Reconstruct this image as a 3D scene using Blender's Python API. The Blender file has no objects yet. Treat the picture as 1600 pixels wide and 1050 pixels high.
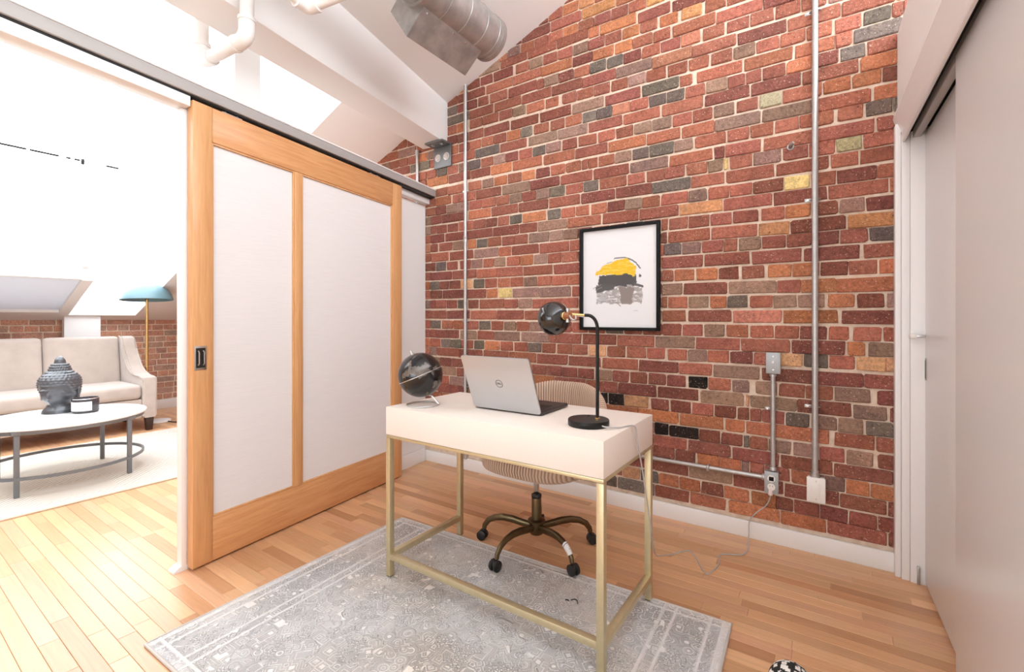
import bpy, bmesh, math, random
from mathutils import Vector, Matrix, noise as mnoise
S = bpy.context.scene
C = S.collection
R = math.radians
rnd = random.Random(7)

# ---------------------------------------------------------------- camera, world, light, exposure
cam = bpy.data.cameras.new('camera'); camo = bpy.data.objects.new('camera', cam); C.objects.link(camo)
cam.lens = 16.2; cam.sensor_width = 36; cam.shift_y = -27/1600; cam.clip_start = 0.02
camo.location = (0, 0, 1.16); camo.rotation_euler = (R(90), 0, R(34.3))
S.camera = camo
S.view_settings.view_transform = 'Standard'; S.view_settings.look = 'None'
S.view_settings.gamma = 1; S.view_settings.use_curve_mapping = False
S.view_settings.exposure = -0.90
S.cycles.use_denoising = True
S.cycles.max_bounces = 10; S.cycles.diffuse_bounces = 6; S.cycles.transparent_max_bounces = 8
S.cycles.sample_clamp_indirect = 8
W = bpy.data.worlds.new('world'); S.world = W; W.use_nodes = True
wb = W.node_tree.nodes['Background']; wb.inputs[0].default_value = (0.93, 0.985, 1.04, 1); wb.inputs[1].default_value = 12.0

SLOPE = .374
def ceil_z(x): return 2.545 + SLOPE*(x + 3.356)

def area(name, loc, rot, sx, sy, portal=True, power=0, col=(1, 1, 1)):
    l = bpy.data.lights.new(name, 'AREA'); l.shape = 'RECTANGLE'; l.size = sx; l.size_y = sy
    l.energy = power; l.color = col
    l.cycles.is_portal = portal
    o = bpy.data.objects.new(name, l); C.objects.link(o); o.location = loc; o.rotation_euler = rot
    return o
_tilt = math.atan(SLOPE)
def roof_portal(x0, x1, y0, y1):
    xm = (x0+x1)/2
    area('roof_daylight', (xm, (y0+y1)/2, ceil_z(xm)+.14), (0, -_tilt, 0), (x1-x0)/math.cos(_tilt), y1-y0)
SKY1 = (-6.05, -2.75, -0.40, 2.05); SKY2 = (-6.95, -6.05, 1.45, 2.05)
roof_portal(*SKY1); roof_portal(*SKY2)
WIN = (-2.0, .1, .45, 1.85)      # window behind the camera, in the wall at Y=-3
area('window_daylight', ((WIN[0]+WIN[1])/2, -3.06, (WIN[2]+WIN[3])/2), (R(90), 0, 0), WIN[1]-WIN[0], WIN[3]-WIN[2])

# ---------------------------------------------------------------- materials
def lin(r, g=None, b=None):
    if g is None: r, g, b = r
    f = lambda v: (v/255/12.92) if v/255 <= .04045 else ((v/255+.055)/1.055)**2.4
    return (f(r), f(g), f(b))
class NT:
    def __init__(s, m): s.t = m.node_tree; s.n = s.t.nodes; s.l = s.t.links
    def new(s, typ, **k):
        n = s.n.new(typ)
        for a, v in k.items():
            if hasattr(n, a): setattr(n, a, v)
            else: n.inputs[a.replace('_', ' ')].default_value = v
        return n
    def link(s, a, b): s.l.new(a, b)
    def math(s, op, a, b=None, clamp=False):
        n = s.n.new('ShaderNodeMath'); n.operation = op; n.use_clamp = clamp
        for i, v in enumerate((a, b)):
            if v is None: continue
            if isinstance(v, (int, float)): n.inputs[i].default_value = v
            else: s.link(v, n.inputs[i])
        return n.outputs[0]
    def mix(s, f, a, b, typ='MIX'):
        n = s.n.new('ShaderNodeMix'); n.data_type = 'RGBA'; n.blend_type = typ
        for i, v in ((0, f), (6, a), (7, b)):
            if isinstance(v, (int, float)): n.inputs[i].default_value = v
            elif isinstance(v, tuple): n.inputs[i].default_value = (*v[:3], 1)
            else: s.link(v, n.inputs[i])
        return n.outputs[2]
    def ramp(s, f, stops):
        n = s.n.new('ShaderNodeValToRGB'); e = n.color_ramp.elements
        while len(e) < len(stops): e.new(.5)
        for k, (p, c) in enumerate(stops):
            e[k].position = p; e[k].color = (c, c, c, 1) if isinstance(c, (int, float)) else (*c, 1)
        s.link(f, n.inputs[0]); return n.outputs[0]
    def pos(s, scale=(1, 1, 1), obj=False, rot=(0, 0, 0)):
        if obj: o = s.new('ShaderNodeTexCoord').outputs['Object']
        else: o = s.new('ShaderNodeNewGeometry').outputs['Position']
        m = s.new('ShaderNodeMapping'); m.inputs['Scale'].default_value = scale; m.inputs['Rotation'].default_value = rot
        s.link(o, m.inputs[0]); return m.outputs[0]
    def noise(s, vec, scale, detail=3, rough=.55, dist=0):
        n = s.new('ShaderNodeTexNoise'); n.inputs['Scale'].default_value = scale; n.inputs['Detail'].default_value = detail
        n.inputs['Roughness'].default_value = rough; n.inputs['Distortion'].default_value = dist
        s.link(vec, n.inputs['Vector']); return n.outputs['Fac']
    def bump(s, h, strength, dist=.002):
        b = s.new('ShaderNodeBump'); b.inputs['Strength'].default_value = strength; b.inputs['Distance'].default_value = dist
        s.link(h, b.inputs['Height']); s.link(b.outputs[0], s.bsdf.inputs['Normal'])
def mat(name, color=(.8, .8, .8), rough=.5, metal=0, var=None, bump=None, coat=0, spec=.5, sheen=0, stretch=(1, 1, 1), obj=False):
    """var=(noise scale, amount), bump=(noise scale, strength, distance)"""
    m = bpy.data.materials.new(name); m.use_nodes = True; t = NT(m); b = t.bsdf = t.n['Principled BSDF']
    b.inputs['Base Color'].default_value = (*color, 1); b.inputs['Roughness'].default_value = rough
    b.inputs['Metallic'].default_value = metal; b.inputs['Coat Weight'].default_value = coat
    b.inputs['Specular IOR Level'].default_value = spec; b.inputs['Sheen Weight'].default_value = sheen
    if var or bump: v = t.pos(stretch, obj)
    if var:
        f = t.noise(v, var[0], 4)
        k = t.ramp(f, [(.3, 1-var[1]), (.7, 1+var[1]*.4)])
        t.link(t.mix(1.0, color, k, 'MULTIPLY'), b.inputs['Base Color'])
    if bump: t.bump(t.noise(v, bump[0], 3), bump[1], bump[2])
    m['t'] = 0
    return m, t
def mm(*a, **k): return mat(*a, **k)[0]

M = {}
M['wall'] = mm('white_wall_paint', (.84, .82, .80), .75, bump=(180, .15, .001))
M['ceiling'] = mm('white_ceiling_paint', (.84, .82, .80), .85, bump=(120, .15, .001))
M['trim'] = mm('white_trim_paint', (.86, .85, .84), .35)
M['door_white'] = mm('white_closet_lacquer', (.87, .865, .86), .28, var=(1.2, .02))
M['galv'] = mm('galvanised_steel', (.47, .46, .445), .46, .85, var=(14, .25), bump=(60, .08, .001))
M['alu'] = mm('aluminium_track', (.43, .41, .395), .5, .1)
M['dark_slot'] = mm('dark_slot', (.012, .011, .010), .6)
M['conduit'] = mm('conduit_zinc', (.54, .53, .52), .38, .7, var=(30, .12))
M['plate_grey'] = mm('grey_steel_plate', (.42, .44, .45), .45, .3)
M['bracket'] = mm('dark_steel_plate', (.20, .20, .20), .45, .6)
M['plate_white'] = mm('white_plastic', (.85, .83, .79), .4)
M['bronze'] = mm('antique_bronze', (.155, .115, .062), .32, .9, var=(20, .2))
M['chrome'] = mm('chrome', (.78, .78, .78), .14, 1)
M['steel'] = mm('brushed_steel', (.62, .62, .61), .3, 1)
M['black'] = mm('black_satin', (.008, .008, .008), .34, 0, spec=.3)
M['black_gloss'] = mm('black_gloss', (.010, .009, .009), .14, 0, coat=.6)
M['black_rubber'] = mm('black_rubber', (.015, .015, .015), .45)
M['brass'] = mm('brushed_brass', (.66, .58, .37), .40, .75, var=(40, .06))
M['brass_bright'] = mm('polished_brass', (.80, .58, .25), .22, 1)
M['copper'] = mm('copper_wood', (.33, .13, .055), .4, .3)
M['desk'] = mm('cream_linen_lacquer', lin(239, 229, 219), .55, var=(260, .05), bump=(420, .25, .0006))
M['frame_black'] = mm('black_frame_wood', (.006, .006, .006), .5, spec=.2)
M['cord'] = mm('grey_cord', (.46, .45, .45), .5)
M['plug'] = mm('pale_plug', (.80, .70, .66), .4)
M['mdf'] = mm('white_mat_board', (.86, .86, .87), .8)
M['lap_silver'] = mm('silver_anodised', (.56, .57, .59), .36, .7)
M['lap_dark'] = mm('dark_keyboard_deck', (.035, .027, .024), .45)
M['screen'] = mm('dark_screen', (.01, .01, .012), .1)
M['key'] = mm('black_key', (.012, .012, .012), .5)
M['logo'] = mm('dark_emblem', (.035, .035, .04), .4)
M['sofa'] = mm('beige_velvet', lin(190, 176, 166), .9, var=(9, .10), sheen=.4, bump=(300, .2, .001))
M['walnut'] = mm('dark_walnut', (.035, .015, .010), .4)
M['marble'] = mm('white_marble', (.88, .87, .86), .2, var=(5, .05))
M['table_metal'] = mm('grey_metal', (.19, .20, .215), .4, .6)
M['stone'] = mm('graphite_glaze', (.085, .09, .10), .28, .1, coat=.25)
M['teal'] = mm('teal_enamel', lin(104, 136, 146), .35)
M['teal_dark'] = mm('dark_enamel', lin(70, 74, 80), .4)
M['pvc'] = mm('painted_pipe', (.82, .79, .76), .45)
M['candle_dark'] = mm('smoked_glass', (.05, .045, .05), .12)
M['wax'] = mm('white_wax', (.85, .82, .80), .5)
M['paper'] = mm('white_paper', (.84, .84, .83), .7)
M['ink'] = mm('black_ink', (.015, .015, .015), .7)
M['skyframe'] = mm('white_skylight_frame', (.86, .86, .86), .5)
M['pillar'] = mm('white_post_paint', (.84, .83, .82), .6)

# maple wood of the sliding door (grain along local Z or Y by stretch)
def wood(name, a, b, stretch, rough=.38, scale=6):
    m, t = mat(name, a, rough, coat=.15)
    v = t.pos(stretch, True)
    f = t.noise(v, scale, 5, .6, .8); f2 = t.noise(v, scale*7, 2)
    c = t.mix(t.ramp(f, [(.32, 0), (.68, 1)]), a, b)
    c = t.mix(t.math('MULTIPLY', f2, .18), c, tuple(x*.6 for x in b))
    t.link(c, t.bsdf.inputs['Base Color'])
    return m
M['maple_v'] = wood('maple_upright', lin(224, 172, 120), lin(208, 152, 100), (9, 9, .6))
M['maple_h'] = wood('maple_crosswise', lin(220, 166, 114), lin(202, 142, 92), (9, .6, 9))

# pieces tinted one by one through the colour attribute 'col'
def tinted(name, rough, kind):
    m, t = mat(name, (.5, .5, .5), rough)
    at = t.new('ShaderNodeAttribute', attribute_name='col').outputs['Color']
    if kind == 'brick':
        v = t.pos()
        f = t.noise(v, 70, 6, .72); g = t.noise(v, 13, 4, .6); s = t.noise(v, 150, 2, .5)
        c = t.mix(1.0, at, t.ramp(f, [(.28, .50), (.5, 1.0), (.72, 1.38)]), 'MULTIPLY')
        c = t.mix(t.ramp(g, [(.48, 0), (.70, .6)]), c, t.mix(1.0, c, (.60, .62, .66), 'MULTIPLY'))
        c = t.mix(t.ramp(g, [(.28, .5), (.42, 0)]), c, t.mix(1.0, c, (1.25, 1.22, 1.2), 'MULTIPLY'))
        c = t.mix(t.ramp(s, [(.665, 0), (.70, .8)]), c, lin(226, 198, 176))
        c = t.mix(t.ramp(t.noise(v, 80, 2), [(.25, .85), (.31, 0)]), c, (.03, .02, .018))
        t.link(c, t.bsdf.inputs['Base Color'])
        h = t.math('ADD', t.noise(v, 60, 5, .7), t.math('MULTIPLY', s, .6))
        t.bump(h, 1.0, .006)
        t.bsdf.inputs['Specular IOR Level'].default_value = .2
    else:
        v = t.pos((1.1, 26, 26)); f = t.noise(v, 3.2, 5, .6, .6); g = t.noise(t.pos((1, 1, 1)), 1.3, 2)
        c = t.mix(1.0, at, t.ramp(f, [(.28, .86), (.55, 1.0), (.8, 1.06)]), 'MULTIPLY')
        t.link(c, t.bsdf.inputs['Base Color'])
        t.bsdf.inputs['Roughness'].default_value = .30
        t.bsdf.inputs['Specular IOR Level'].default_value = .4
        t.bump(f, .08, .0008)
    return m
M['brick'] = tinted('old_brick', .85, 'brick')
M['plank'] = tinted('maple_strip', .3, 'plank')
m, t = mat('lime_mortar', lin(226, 203, 180), .95); M['mortar'] = m
v = t.pos(); t.link(t.mix(t.ramp(t.noise(v, 30, 4), [(.3, 0), (.75, 1)]), t.mix(t.ramp(t.noise(v, 34, 2), [(.74, 0), (.77, .9)]), lin(218, 192, 168), (.02, .015, .01)), lin(242, 226, 208)), t.bsdf.inputs['Base Color'])
t.bump(t.noise(v, 120, 5, .7), .9, .004)

# frosted door panel: white diffuse glass with a soft sheen, a little light comes through
m, t = mat('frosted_white_glass', (.80, .78, .77), .22, coat=.0, spec=.6); M['frost'] = m
v = t.pos((1, 1, 60)); t.link(t.mix(t.ramp(t.noise(v, 8, 2), [(.3, 0), (.7, 1)]), (.77, .75, .745), (.82, .80, .79)), t.bsdf.inputs['Base Color'])

# clear glazing: mostly transparent with a Fresnel reflection
m = bpy.data.materials.new('clear_glass'); m.use_nodes = True; t = NT(m); M['glass'] = m
t.n.remove(t.n['Principled BSDF']); mixs = t.n.new('ShaderNodeMixShader')
tr = t.n.new('ShaderNodeBsdfTransparent'); gl = t.n.new('ShaderNodeBsdfGlossy'); gl.inputs['Roughness'].default_value = .02
fr = t.n.new('ShaderNodeFresnel'); fr.inputs['IOR'].default_value = 1.5
bf = t.n.new('ShaderNodeNewGeometry').outputs['Backfacing']
t.link(t.math('MULTIPLY', fr.outputs[0], t.math('SUBTRACT', 1.0, bf)), mixs.inputs[0]); t.link(tr.outputs[0], mixs.inputs[1]); t.link(gl.outputs[0], mixs.inputs[2])
t.link(mixs.outputs[0], t.n['Material Output'].inputs[0])

# added translucent sheet, tuned so the lower roof slope glows pale
m = bpy.data.materials.new('slope_glow_cloth'); m.use_nodes = True; t = NT(m); M['glow_sheet'] = m
t.n.remove(t.n['Principled BSDF']); ad_ = t.n.new('ShaderNodeAddShader'); df = t.n.new('ShaderNodeBsdfDiffuse'); tl = t.n.new('ShaderNodeBsdfTranslucent')
df.inputs[0].default_value = (.62, .64, .67, 1); tl.inputs[0].default_value = (.15, .157, .166, 1)
t.link(df.outputs[0], ad_.inputs[0]); t.link(tl.outputs[0], ad_.inputs[1]); t.link(ad_.outputs[0], t.n['Material Output'].inputs[0])

# vertex-coloured art print
m, t = mat('art_print', (.8, .8, .8), .8); M['print'] = m
t.link(t.new('ShaderNodeAttribute', attribute_name='col').outputs['Color'], t.bsdf.inputs['Base Color'])

# carved grey rug
m, t = mat('carved_grey_rug', (.5, .5, .5), .95, sheen=.2); M['rug'] = m
tc = t.new('ShaderNodeTexCoord').outputs['Object']; sep = t.new('ShaderNodeSeparateXYZ'); t.link(tc, sep.inputs[0])
def vor(scale, feat, metric, rot=0, sc=(1, 1, 1)):
    mp = t.new('ShaderNodeMapping'); mp.inputs['Rotation'].default_value = (0, 0, rot); mp.inputs['Scale'].default_value = sc
    t.link(tc, mp.inputs[0])
    wn = t.new('ShaderNodeTexNoise'); wn.inputs['Scale'].default_value = 9; t.link(mp.outputs[0], wn.inputs['Vector'])
    ad = t.mix(.012, mp.outputs[0], wn.outputs['Color'], 'ADD')
    n = t.new('ShaderNodeTexVoronoi'); n.feature = feat; n.inputs['Scale'].default_value = scale
    if feat != 'DISTANCE_TO_EDGE': n.distance = metric
    n.inputs['Randomness'].default_value = .75
    t.link(ad, n.inputs['Vector']); return n.outputs['Distance']
def rings(d, k, lo=.25, hi=.6): return t.math('MULTIPLY', t.ramp(t.math('SINE', t.math('MULTIPLY', d, -k)), [(lo, 0), (hi, 1)]), t.ramp(d, [(.50, 1), (.58, .35)]))
v1 = rings(vor(20, 'F1', 'EUCLIDEAN'), 31)
v2 = rings(vor(25, 'F1', 'CHEBYCHEV', R(45)), 27)
v3 = rings(vor(23, 'F1', 'CHEBYCHEV'), 29)
v4 = t.ramp(vor(100, 'F1', 'EUCLIDEAN', R(30)), [(.30, 1), (.46, 0)])
sel = t.ramp(t.noise(tc, 7.5, 2), [(.47, 0), (.50, 1)]); sel2 = t.ramp(t.noise(tc, 9.3, 1), [(.50, 0), (.53, 1)]); sel3 = t.ramp(t.noise(tc, 11.7, 1), [(.56, 0), (.59, 1)])
pat = t.mix(sel3, t.mix(sel2, t.mix(sel, v1, v2), v3), v4)
# end borders: a few straight bands along both short ends, a narrow one on the long sides
ax = t.math('ABSOLUTE', sep.outputs[0]); ay = t.math('ABSOLUTE', sep.outputs[1])
band = t.ramp(ax, [(.62, 0), (.625, 1), (.635, 1), (.64, 0), (.665, 0), (.67, 1), (.68, 1), (.685, 0), (.79, 0), (.795, 1), (.805, 1), (.81, 0), (.835, 0), (.84, 1), (.86, .6), (.87, .3)])
band2 = t.ramp(ay, [(.565, 0), (.57, 1), (.58, 1), (.585, 0), (.595, .5), (.6, .5)])
pat = t.math('MAXIMUM', pat, t.math('MULTIPLY', t.math('MAXIMUM', band, band2), .75))
tone = t.mix(t.ramp(t.noise(tc, 2.3, 2), [(.42, 0), (.66, 1)]), lin(238, 238, 238), lin(240, 232, 222))
wear = t.ramp(t.noise(tc, 3.1, 3), [(.30, .45), (.62, 1)])
base = t.mix(t.math('MULTIPLY', t.math('SUBTRACT', 1.0, pat), wear), tone, t.mix(1, tone, (.40, .40, .41), 'MULTIPLY'))
base = t.mix(t.math('MULTIPLY', t.noise(tc, 320, 2), .3), base, tone)
t.link(base, t.bsdf.inputs['Base Color'])
t.bump(t.math('ADD', pat, t.math('MULTIPLY', t.noise(tc, 400, 2), .3)), 1.0, .008)

# cream woven living-room rug
m, t = mat('cream_woven_rug', (.72, .69, .64), .95); M['rug_cream'] = m
tc = t.new('ShaderNodeTexCoord').outputs['Object']
w1 = t.new('ShaderNodeTexWave'); w1.wave_type = 'BANDS'; w1.bands_direction = 'DIAGONAL'; w1.inputs['Scale'].default_value = 16; w1.inputs['Distortion'].default_value = 1.2; t.link(tc, w1.inputs[0])
w2 = t.new('ShaderNodeTexWave'); w2.wave_type = 'BANDS'; w2.bands_direction = 'X'; w2.inputs['Scale'].default_value = 22; w2.inputs['Distortion'].default_value = .6; t.link(tc, w2.inputs[0])
ck = t.new('ShaderNodeTexChecker'); ck.inputs['Scale'].default_value = 2.6; t.link(tc, ck.inputs[0])
wv = t.mix(ck.outputs['Fac'], w1.outputs['Color'], w2.outputs['Color'])
t.link(t.mix(wv, lin(190, 180, 166), lin(226, 219, 209)), t.bsdf.inputs['Base Color']); t.bump(wv, .7, .006)

# black globe with grey continents
m, t = mat('globe_map', (.01, .01, .01), .22, coat=.2); M['globe'] = m
tc = t.new('ShaderNodeTexCoord').outputs['Object']
f = t.noise(tc, 9.5, 6, .55, .3); g = t.noise(tc, 60, 3)
land = t.ramp(f, [(.545, 0), (.56, 1)])
mixed = t.mix(land, (.006, .006, .007), t.mix(g, lin(62, 55, 50), lin(128, 118, 110)))
t.link(mixed, t.bsdf.inputs['Base Color'])

# corduroy (ribs are geometry), woven ball
m, t = mat('beige_corduroy', (.5, .4, .3), .9, sheen=.2); M['corduroy'] = m
t.link(t.new('ShaderNodeAttribute', attribute_name='col').outputs['Color'], t.bsdf.inputs['Base Color'])
m, t = mat('black_white_weave', (.8, .8, .8), .9); M['weave'] = m
tc = t.new('ShaderNodeTexCoord').outputs['Object']
n = t.new('ShaderNodeTexVoronoi'); n.inputs['Scale'].default_value = 55; n.distance = 'CHEBYCHEV'; t.link(tc, n.inputs['Vector'])
t.link(t.ramp(n.outputs['Distance'], [(.34, (.82, .80, .76)), (.40, (.02, .02, .02))]), t.bsdf.inputs['Base Color'])

# ---------------------------------------------------------------- mesh helpers
class MB:
    def __init__(s): s.b = bmesh.new()
    def box(s, x0, y0, z0, x1, y1, z1, bev=0, seg=2):
        x0, x1 = min(x0, x1), max(x0, x1); y0, y1 = min(y0, y1), max(y0, y1); z0, z1 = min(z0, z1), max(z0, z1)
        v = [s.b.verts.new((x, y, z)) for x in (x0, x1) for y in (y0, y1) for z in (z0, z1)]
        fs = [s.b.faces.new([v[i] for i in q]) for q in ((0, 1, 3, 2), (4, 6, 7, 5), (0, 4, 5, 1), (2, 3, 7, 6), (0, 2, 6, 4), (1, 5, 7, 3))]
        if bev:
            es = list({e for f in fs for e in f.edges})
            bmesh.ops.bevel(s.b, geom=es, offset=bev, segments=seg, profile=.5, affect='EDGES', clamp_overlap=True)
        return s
    def ring(s, c, u, w, r, n, r2=None):
        r2 = r if r2 is None else r2
        return [s.b.verts.new(c + u*(r*math.cos(2*math.pi*i/n)) + w*(r2*math.sin(2*math.pi*i/n))) for i in range(n)]
    def bridge(s, a, b):
        n = len(a)
        for i in range(n): s.b.faces.new((a[i], a[(i+1) % n], b[(i+1) % n], b[i]))
    def tube(s, pts, r, n=12, caps=True, flat=1.0, closed=False):
        P = [Vector(p) for p in pts]; k = len(P); rs = r if isinstance(r, (list, tuple)) else [r]*k
        T = []
        for i in range(k):
            if closed: T.append((P[(i+1) % k]-P[i-1]).normalized())
            else: T.append((P[min(i+1, k-1)]-P[max(i-1, 0)]).normalized())
        up = Vector((0, 0, 1)) if abs(T[0].z) < .95 else Vector((1, 0, 0))
        u = (up - T[0]*up.dot(T[0])).normalized(); rings = []
        for i in range(k):
            u = (u - T[i]*u.dot(T[i])).normalized(); w = T[i].cross(u)
            rings.append(s.ring(P[i], u, w, rs[i], n, rs[i]*flat))
        for a, b in zip(rings, rings[1:]): s.bridge(a, b)
        if closed: s.bridge(rings[-1], rings[0])
        elif caps:
            s.b.faces.new(list(reversed(rings[0]))); s.b.faces.new(rings[-1])
        return s
    def cyl(s, p, q, r, r2=None, n=24): return s.tube([p, q], [r, r if r2 is None else r2], n)
    def lathe(s, prof, n=32, c=(0, 0, 0), mtx=None, sx=1, sy=1):
        c = Vector(c); rings = []
        for r, z in prof:
            if r < 1e-6: rings.append([s.b.verts.new((0, 0, z))])
            else: rings.append([s.b.verts.new((sx*r*math.cos(2*math.pi*i/n), sy*r*math.sin(2*math.pi*i/n), z)) for i in range(n)])
        for a, b in zip(rings, rings[1:]):
            if len(a) == 1 and len(b) == 1: continue
            if len(a) == 1:
                for i in range(n): s.b.faces.new((a[0], b[(i+1) % n], b[i]))
            elif len(b) == 1:
                for i in range(n): s.b.faces.new((a[i], a[(i+1) % n], b[0]))
            else: s.bridge(a, b)
        vs = [v for rg in rings for v in rg]
        for v in vs: v.co = (mtx @ v.co if mtx else v.co) + c
        return s
    def sphere(s, c, r, n=32, sc=(1, 1, 1), mtx=None):
        k = n//2
        s.lathe([(r*math.sin(math.pi*i/k)*1.0 if 0 < i < k else 0, -r*math.cos(math.pi*i/k)) for i in range(k+1)], n, c,
                (mtx or Matrix.Identity(3)) @ Matrix.Diagonal(sc))
        return s
    def prism(s, poly, f0, f1):
        """poly: 2D points; f0/f1 map (a,b) to 3D for the two ends"""
        a = [s.b.verts.new(f0(*p)) for p in poly]; b = [s.b.verts.new(f1(*p)) for p in poly]
        s.b.faces.new(list(reversed(a))); s.b.faces.new(b); s.bridge(a, b); return s
    def grid(s, rows, cu=False, cv=False):
        V = [[s.b.verts.new(p) for p in r] for r in rows]; a = len(V); b = len(V[0])
        for i in range(a if cu else a-1):
            for j in range(b if cv else b-1):
                s.b.faces.new((V[i][j], V[(i+1) % a][j], V[(i+1) % a][(j+1) % b], V[i][(j+1) % b]))
        return V
def link(name, mesh, parent=None, loc=None, rot=None):
    o = bpy.data.objects.new(name, mesh); C.objects.link(o)
    if parent: o.parent = parent
    if loc: o.location = loc
    if rot: o.rotation_euler = rot
    return o
def obj(name, mb, material, parent=None, loc=None, rot=None, smooth=True, ang=40, col=None):
    me = bpy.data.meshes.new(name)
    bmesh.ops.recalc_face_normals(mb.b, faces=mb.b.faces)
    mb.b.to_mesh(me); mb.b.free()
    if material: me.materials.append(material)
    if smooth:
        me.shade_smooth(); me.set_sharp_from_angle(angle=R(ang))
    if col:
        a = me.color_attributes.new('col', 'FLOAT_COLOR', 'POINT')
        a.data.foreach_set('color', list((*col, 1))*len(me.vertices))
    return link(name, me, parent, loc, rot)
def thing(name, label, cat, loc=(0, 0, 0), rz=0, group=None):
    o = bpy.data.objects.new(name, None); C.objects.link(o); o.location = loc; o.rotation_euler = (0, 0, rz)
    o.empty_display_size = .05
    return tag(o, label, cat, group)
def tag(o, label, cat=None, group=None, kind=None):
    if label: o['label'] = label
    if cat: o['category'] = cat
    if group: o['group'] = group
    if kind: o['kind'] = kind
    return o
def struct(o, label, cat): return tag(o, label, cat, kind='structure')
def B(*a, **k): return MB().box(*a, **k)
# ---------------------------------------------------------------- the room shell
DEF_CAM = Matrix.Rotation(R(-34.3), 3, 'Z')
def view(p):
    """angle-space size helper: only used to decide which bricks and strips are near enough to be single parts"""
    q = DEF_CAM @ (Vector(p) - Vector((0, 0, 1.16)))
    return (q.x/q.y, q.z/q.y) if q.y > .05 else None
def seen(p, mx=1.16):
    v = view(p); return v is not None and abs(v[0]) < mx and -.80 < v[1] < .72

class Pieces:
    """many small blocks collected as point/face lists, each with a colour"""
    def __init__(s): s.v = []; s.f = []; s.c = []
    def add(s, v, f, c):
        k = len(s.v); s.v += v; s.f += [tuple(i+k for i in q) for q in f]; s.c += [c]*len(v)
    def build(s, name, material, parent=None):
        me = bpy.data.meshes.new(name); me.from_pydata(s.v, [], s.f); me.materials.append(material)
        a = me.color_attributes.new('col', 'FLOAT_COLOR', 'POINT')
        a.data.foreach_set('color', [x for c in s.c for x in (*c, 1)])
        return link(name, me, parent)

BRICK_COL = {'r': (166, 103, 84), 'd': (144, 88, 75), 'o': (186, 119, 86), 'O': (208, 150, 103), 'b': (154, 122, 106), 'g': (120, 106, 96),
             'k': (46, 38, 36), 'y': (238, 208, 140), 't': (216, 164, 126), 'l': (168, 155, 126), 'p': (188, 124, 102)}
def brick_geo(rr, x0, x1, z0, z1, place, depth=.045):
    """one old brick: uneven chipped outline, softened arrises. place(x, out, z) -> 3D"""
    ch = .0042; j = lambda a=.0022: rr.uniform(-a, a)
    cs = [ch*rr.choice((.6, .8, 1, 1.4, 2.2)) for _ in range(4)]
    ol = [(x0+cs[0], z0), (x1-cs[1], z0), (x1, z0+cs[1]*.8), (x1, z1-cs[2]*.8), (x1-cs[2], z1), (x0+cs[3], z1), (x0, z1-cs[3]*.8), (x0, z0+cs[0]*.8)]
    ol = [(a+j(), b+j()) for a, b in ol]
    cx, cz = (x0+x1)/2, (z0+z1)/2; out = rr.uniform(.004, .010)
    ins = lambda a, b, d: (a + (d if a < cx else -d), b + (d if b < cz else -d))
    tilt = rr.uniform(-.01, .01)
    v = [place(*(lambda q: (q[0], out + tilt*(q[0]-cx), q[1]))(ins(a, b, .004))) for a, b in ol]
    v += [place(a, out-.004, b) for a, b in ol]
    v += [place(a, out-depth, b) for a, b in ol]
    f = [tuple(range(8))]
    for k in range(8):
        n = (k+1) % 8
        f += [(k, 8+k, 8+n, n), (8+k, 16+k, 16+n, 8+n)]
    return v, f
def brick_colour(code, rr):
    k = 1 + rr.uniform(-.10, .10); r, g, b = BRICK_COL[code]
    return lin(min(255, r*k), min(255, g*(k+rr.uniform(-.03, .03))), min(255, b*(k+rr.uniform(-.04, .04))))

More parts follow.
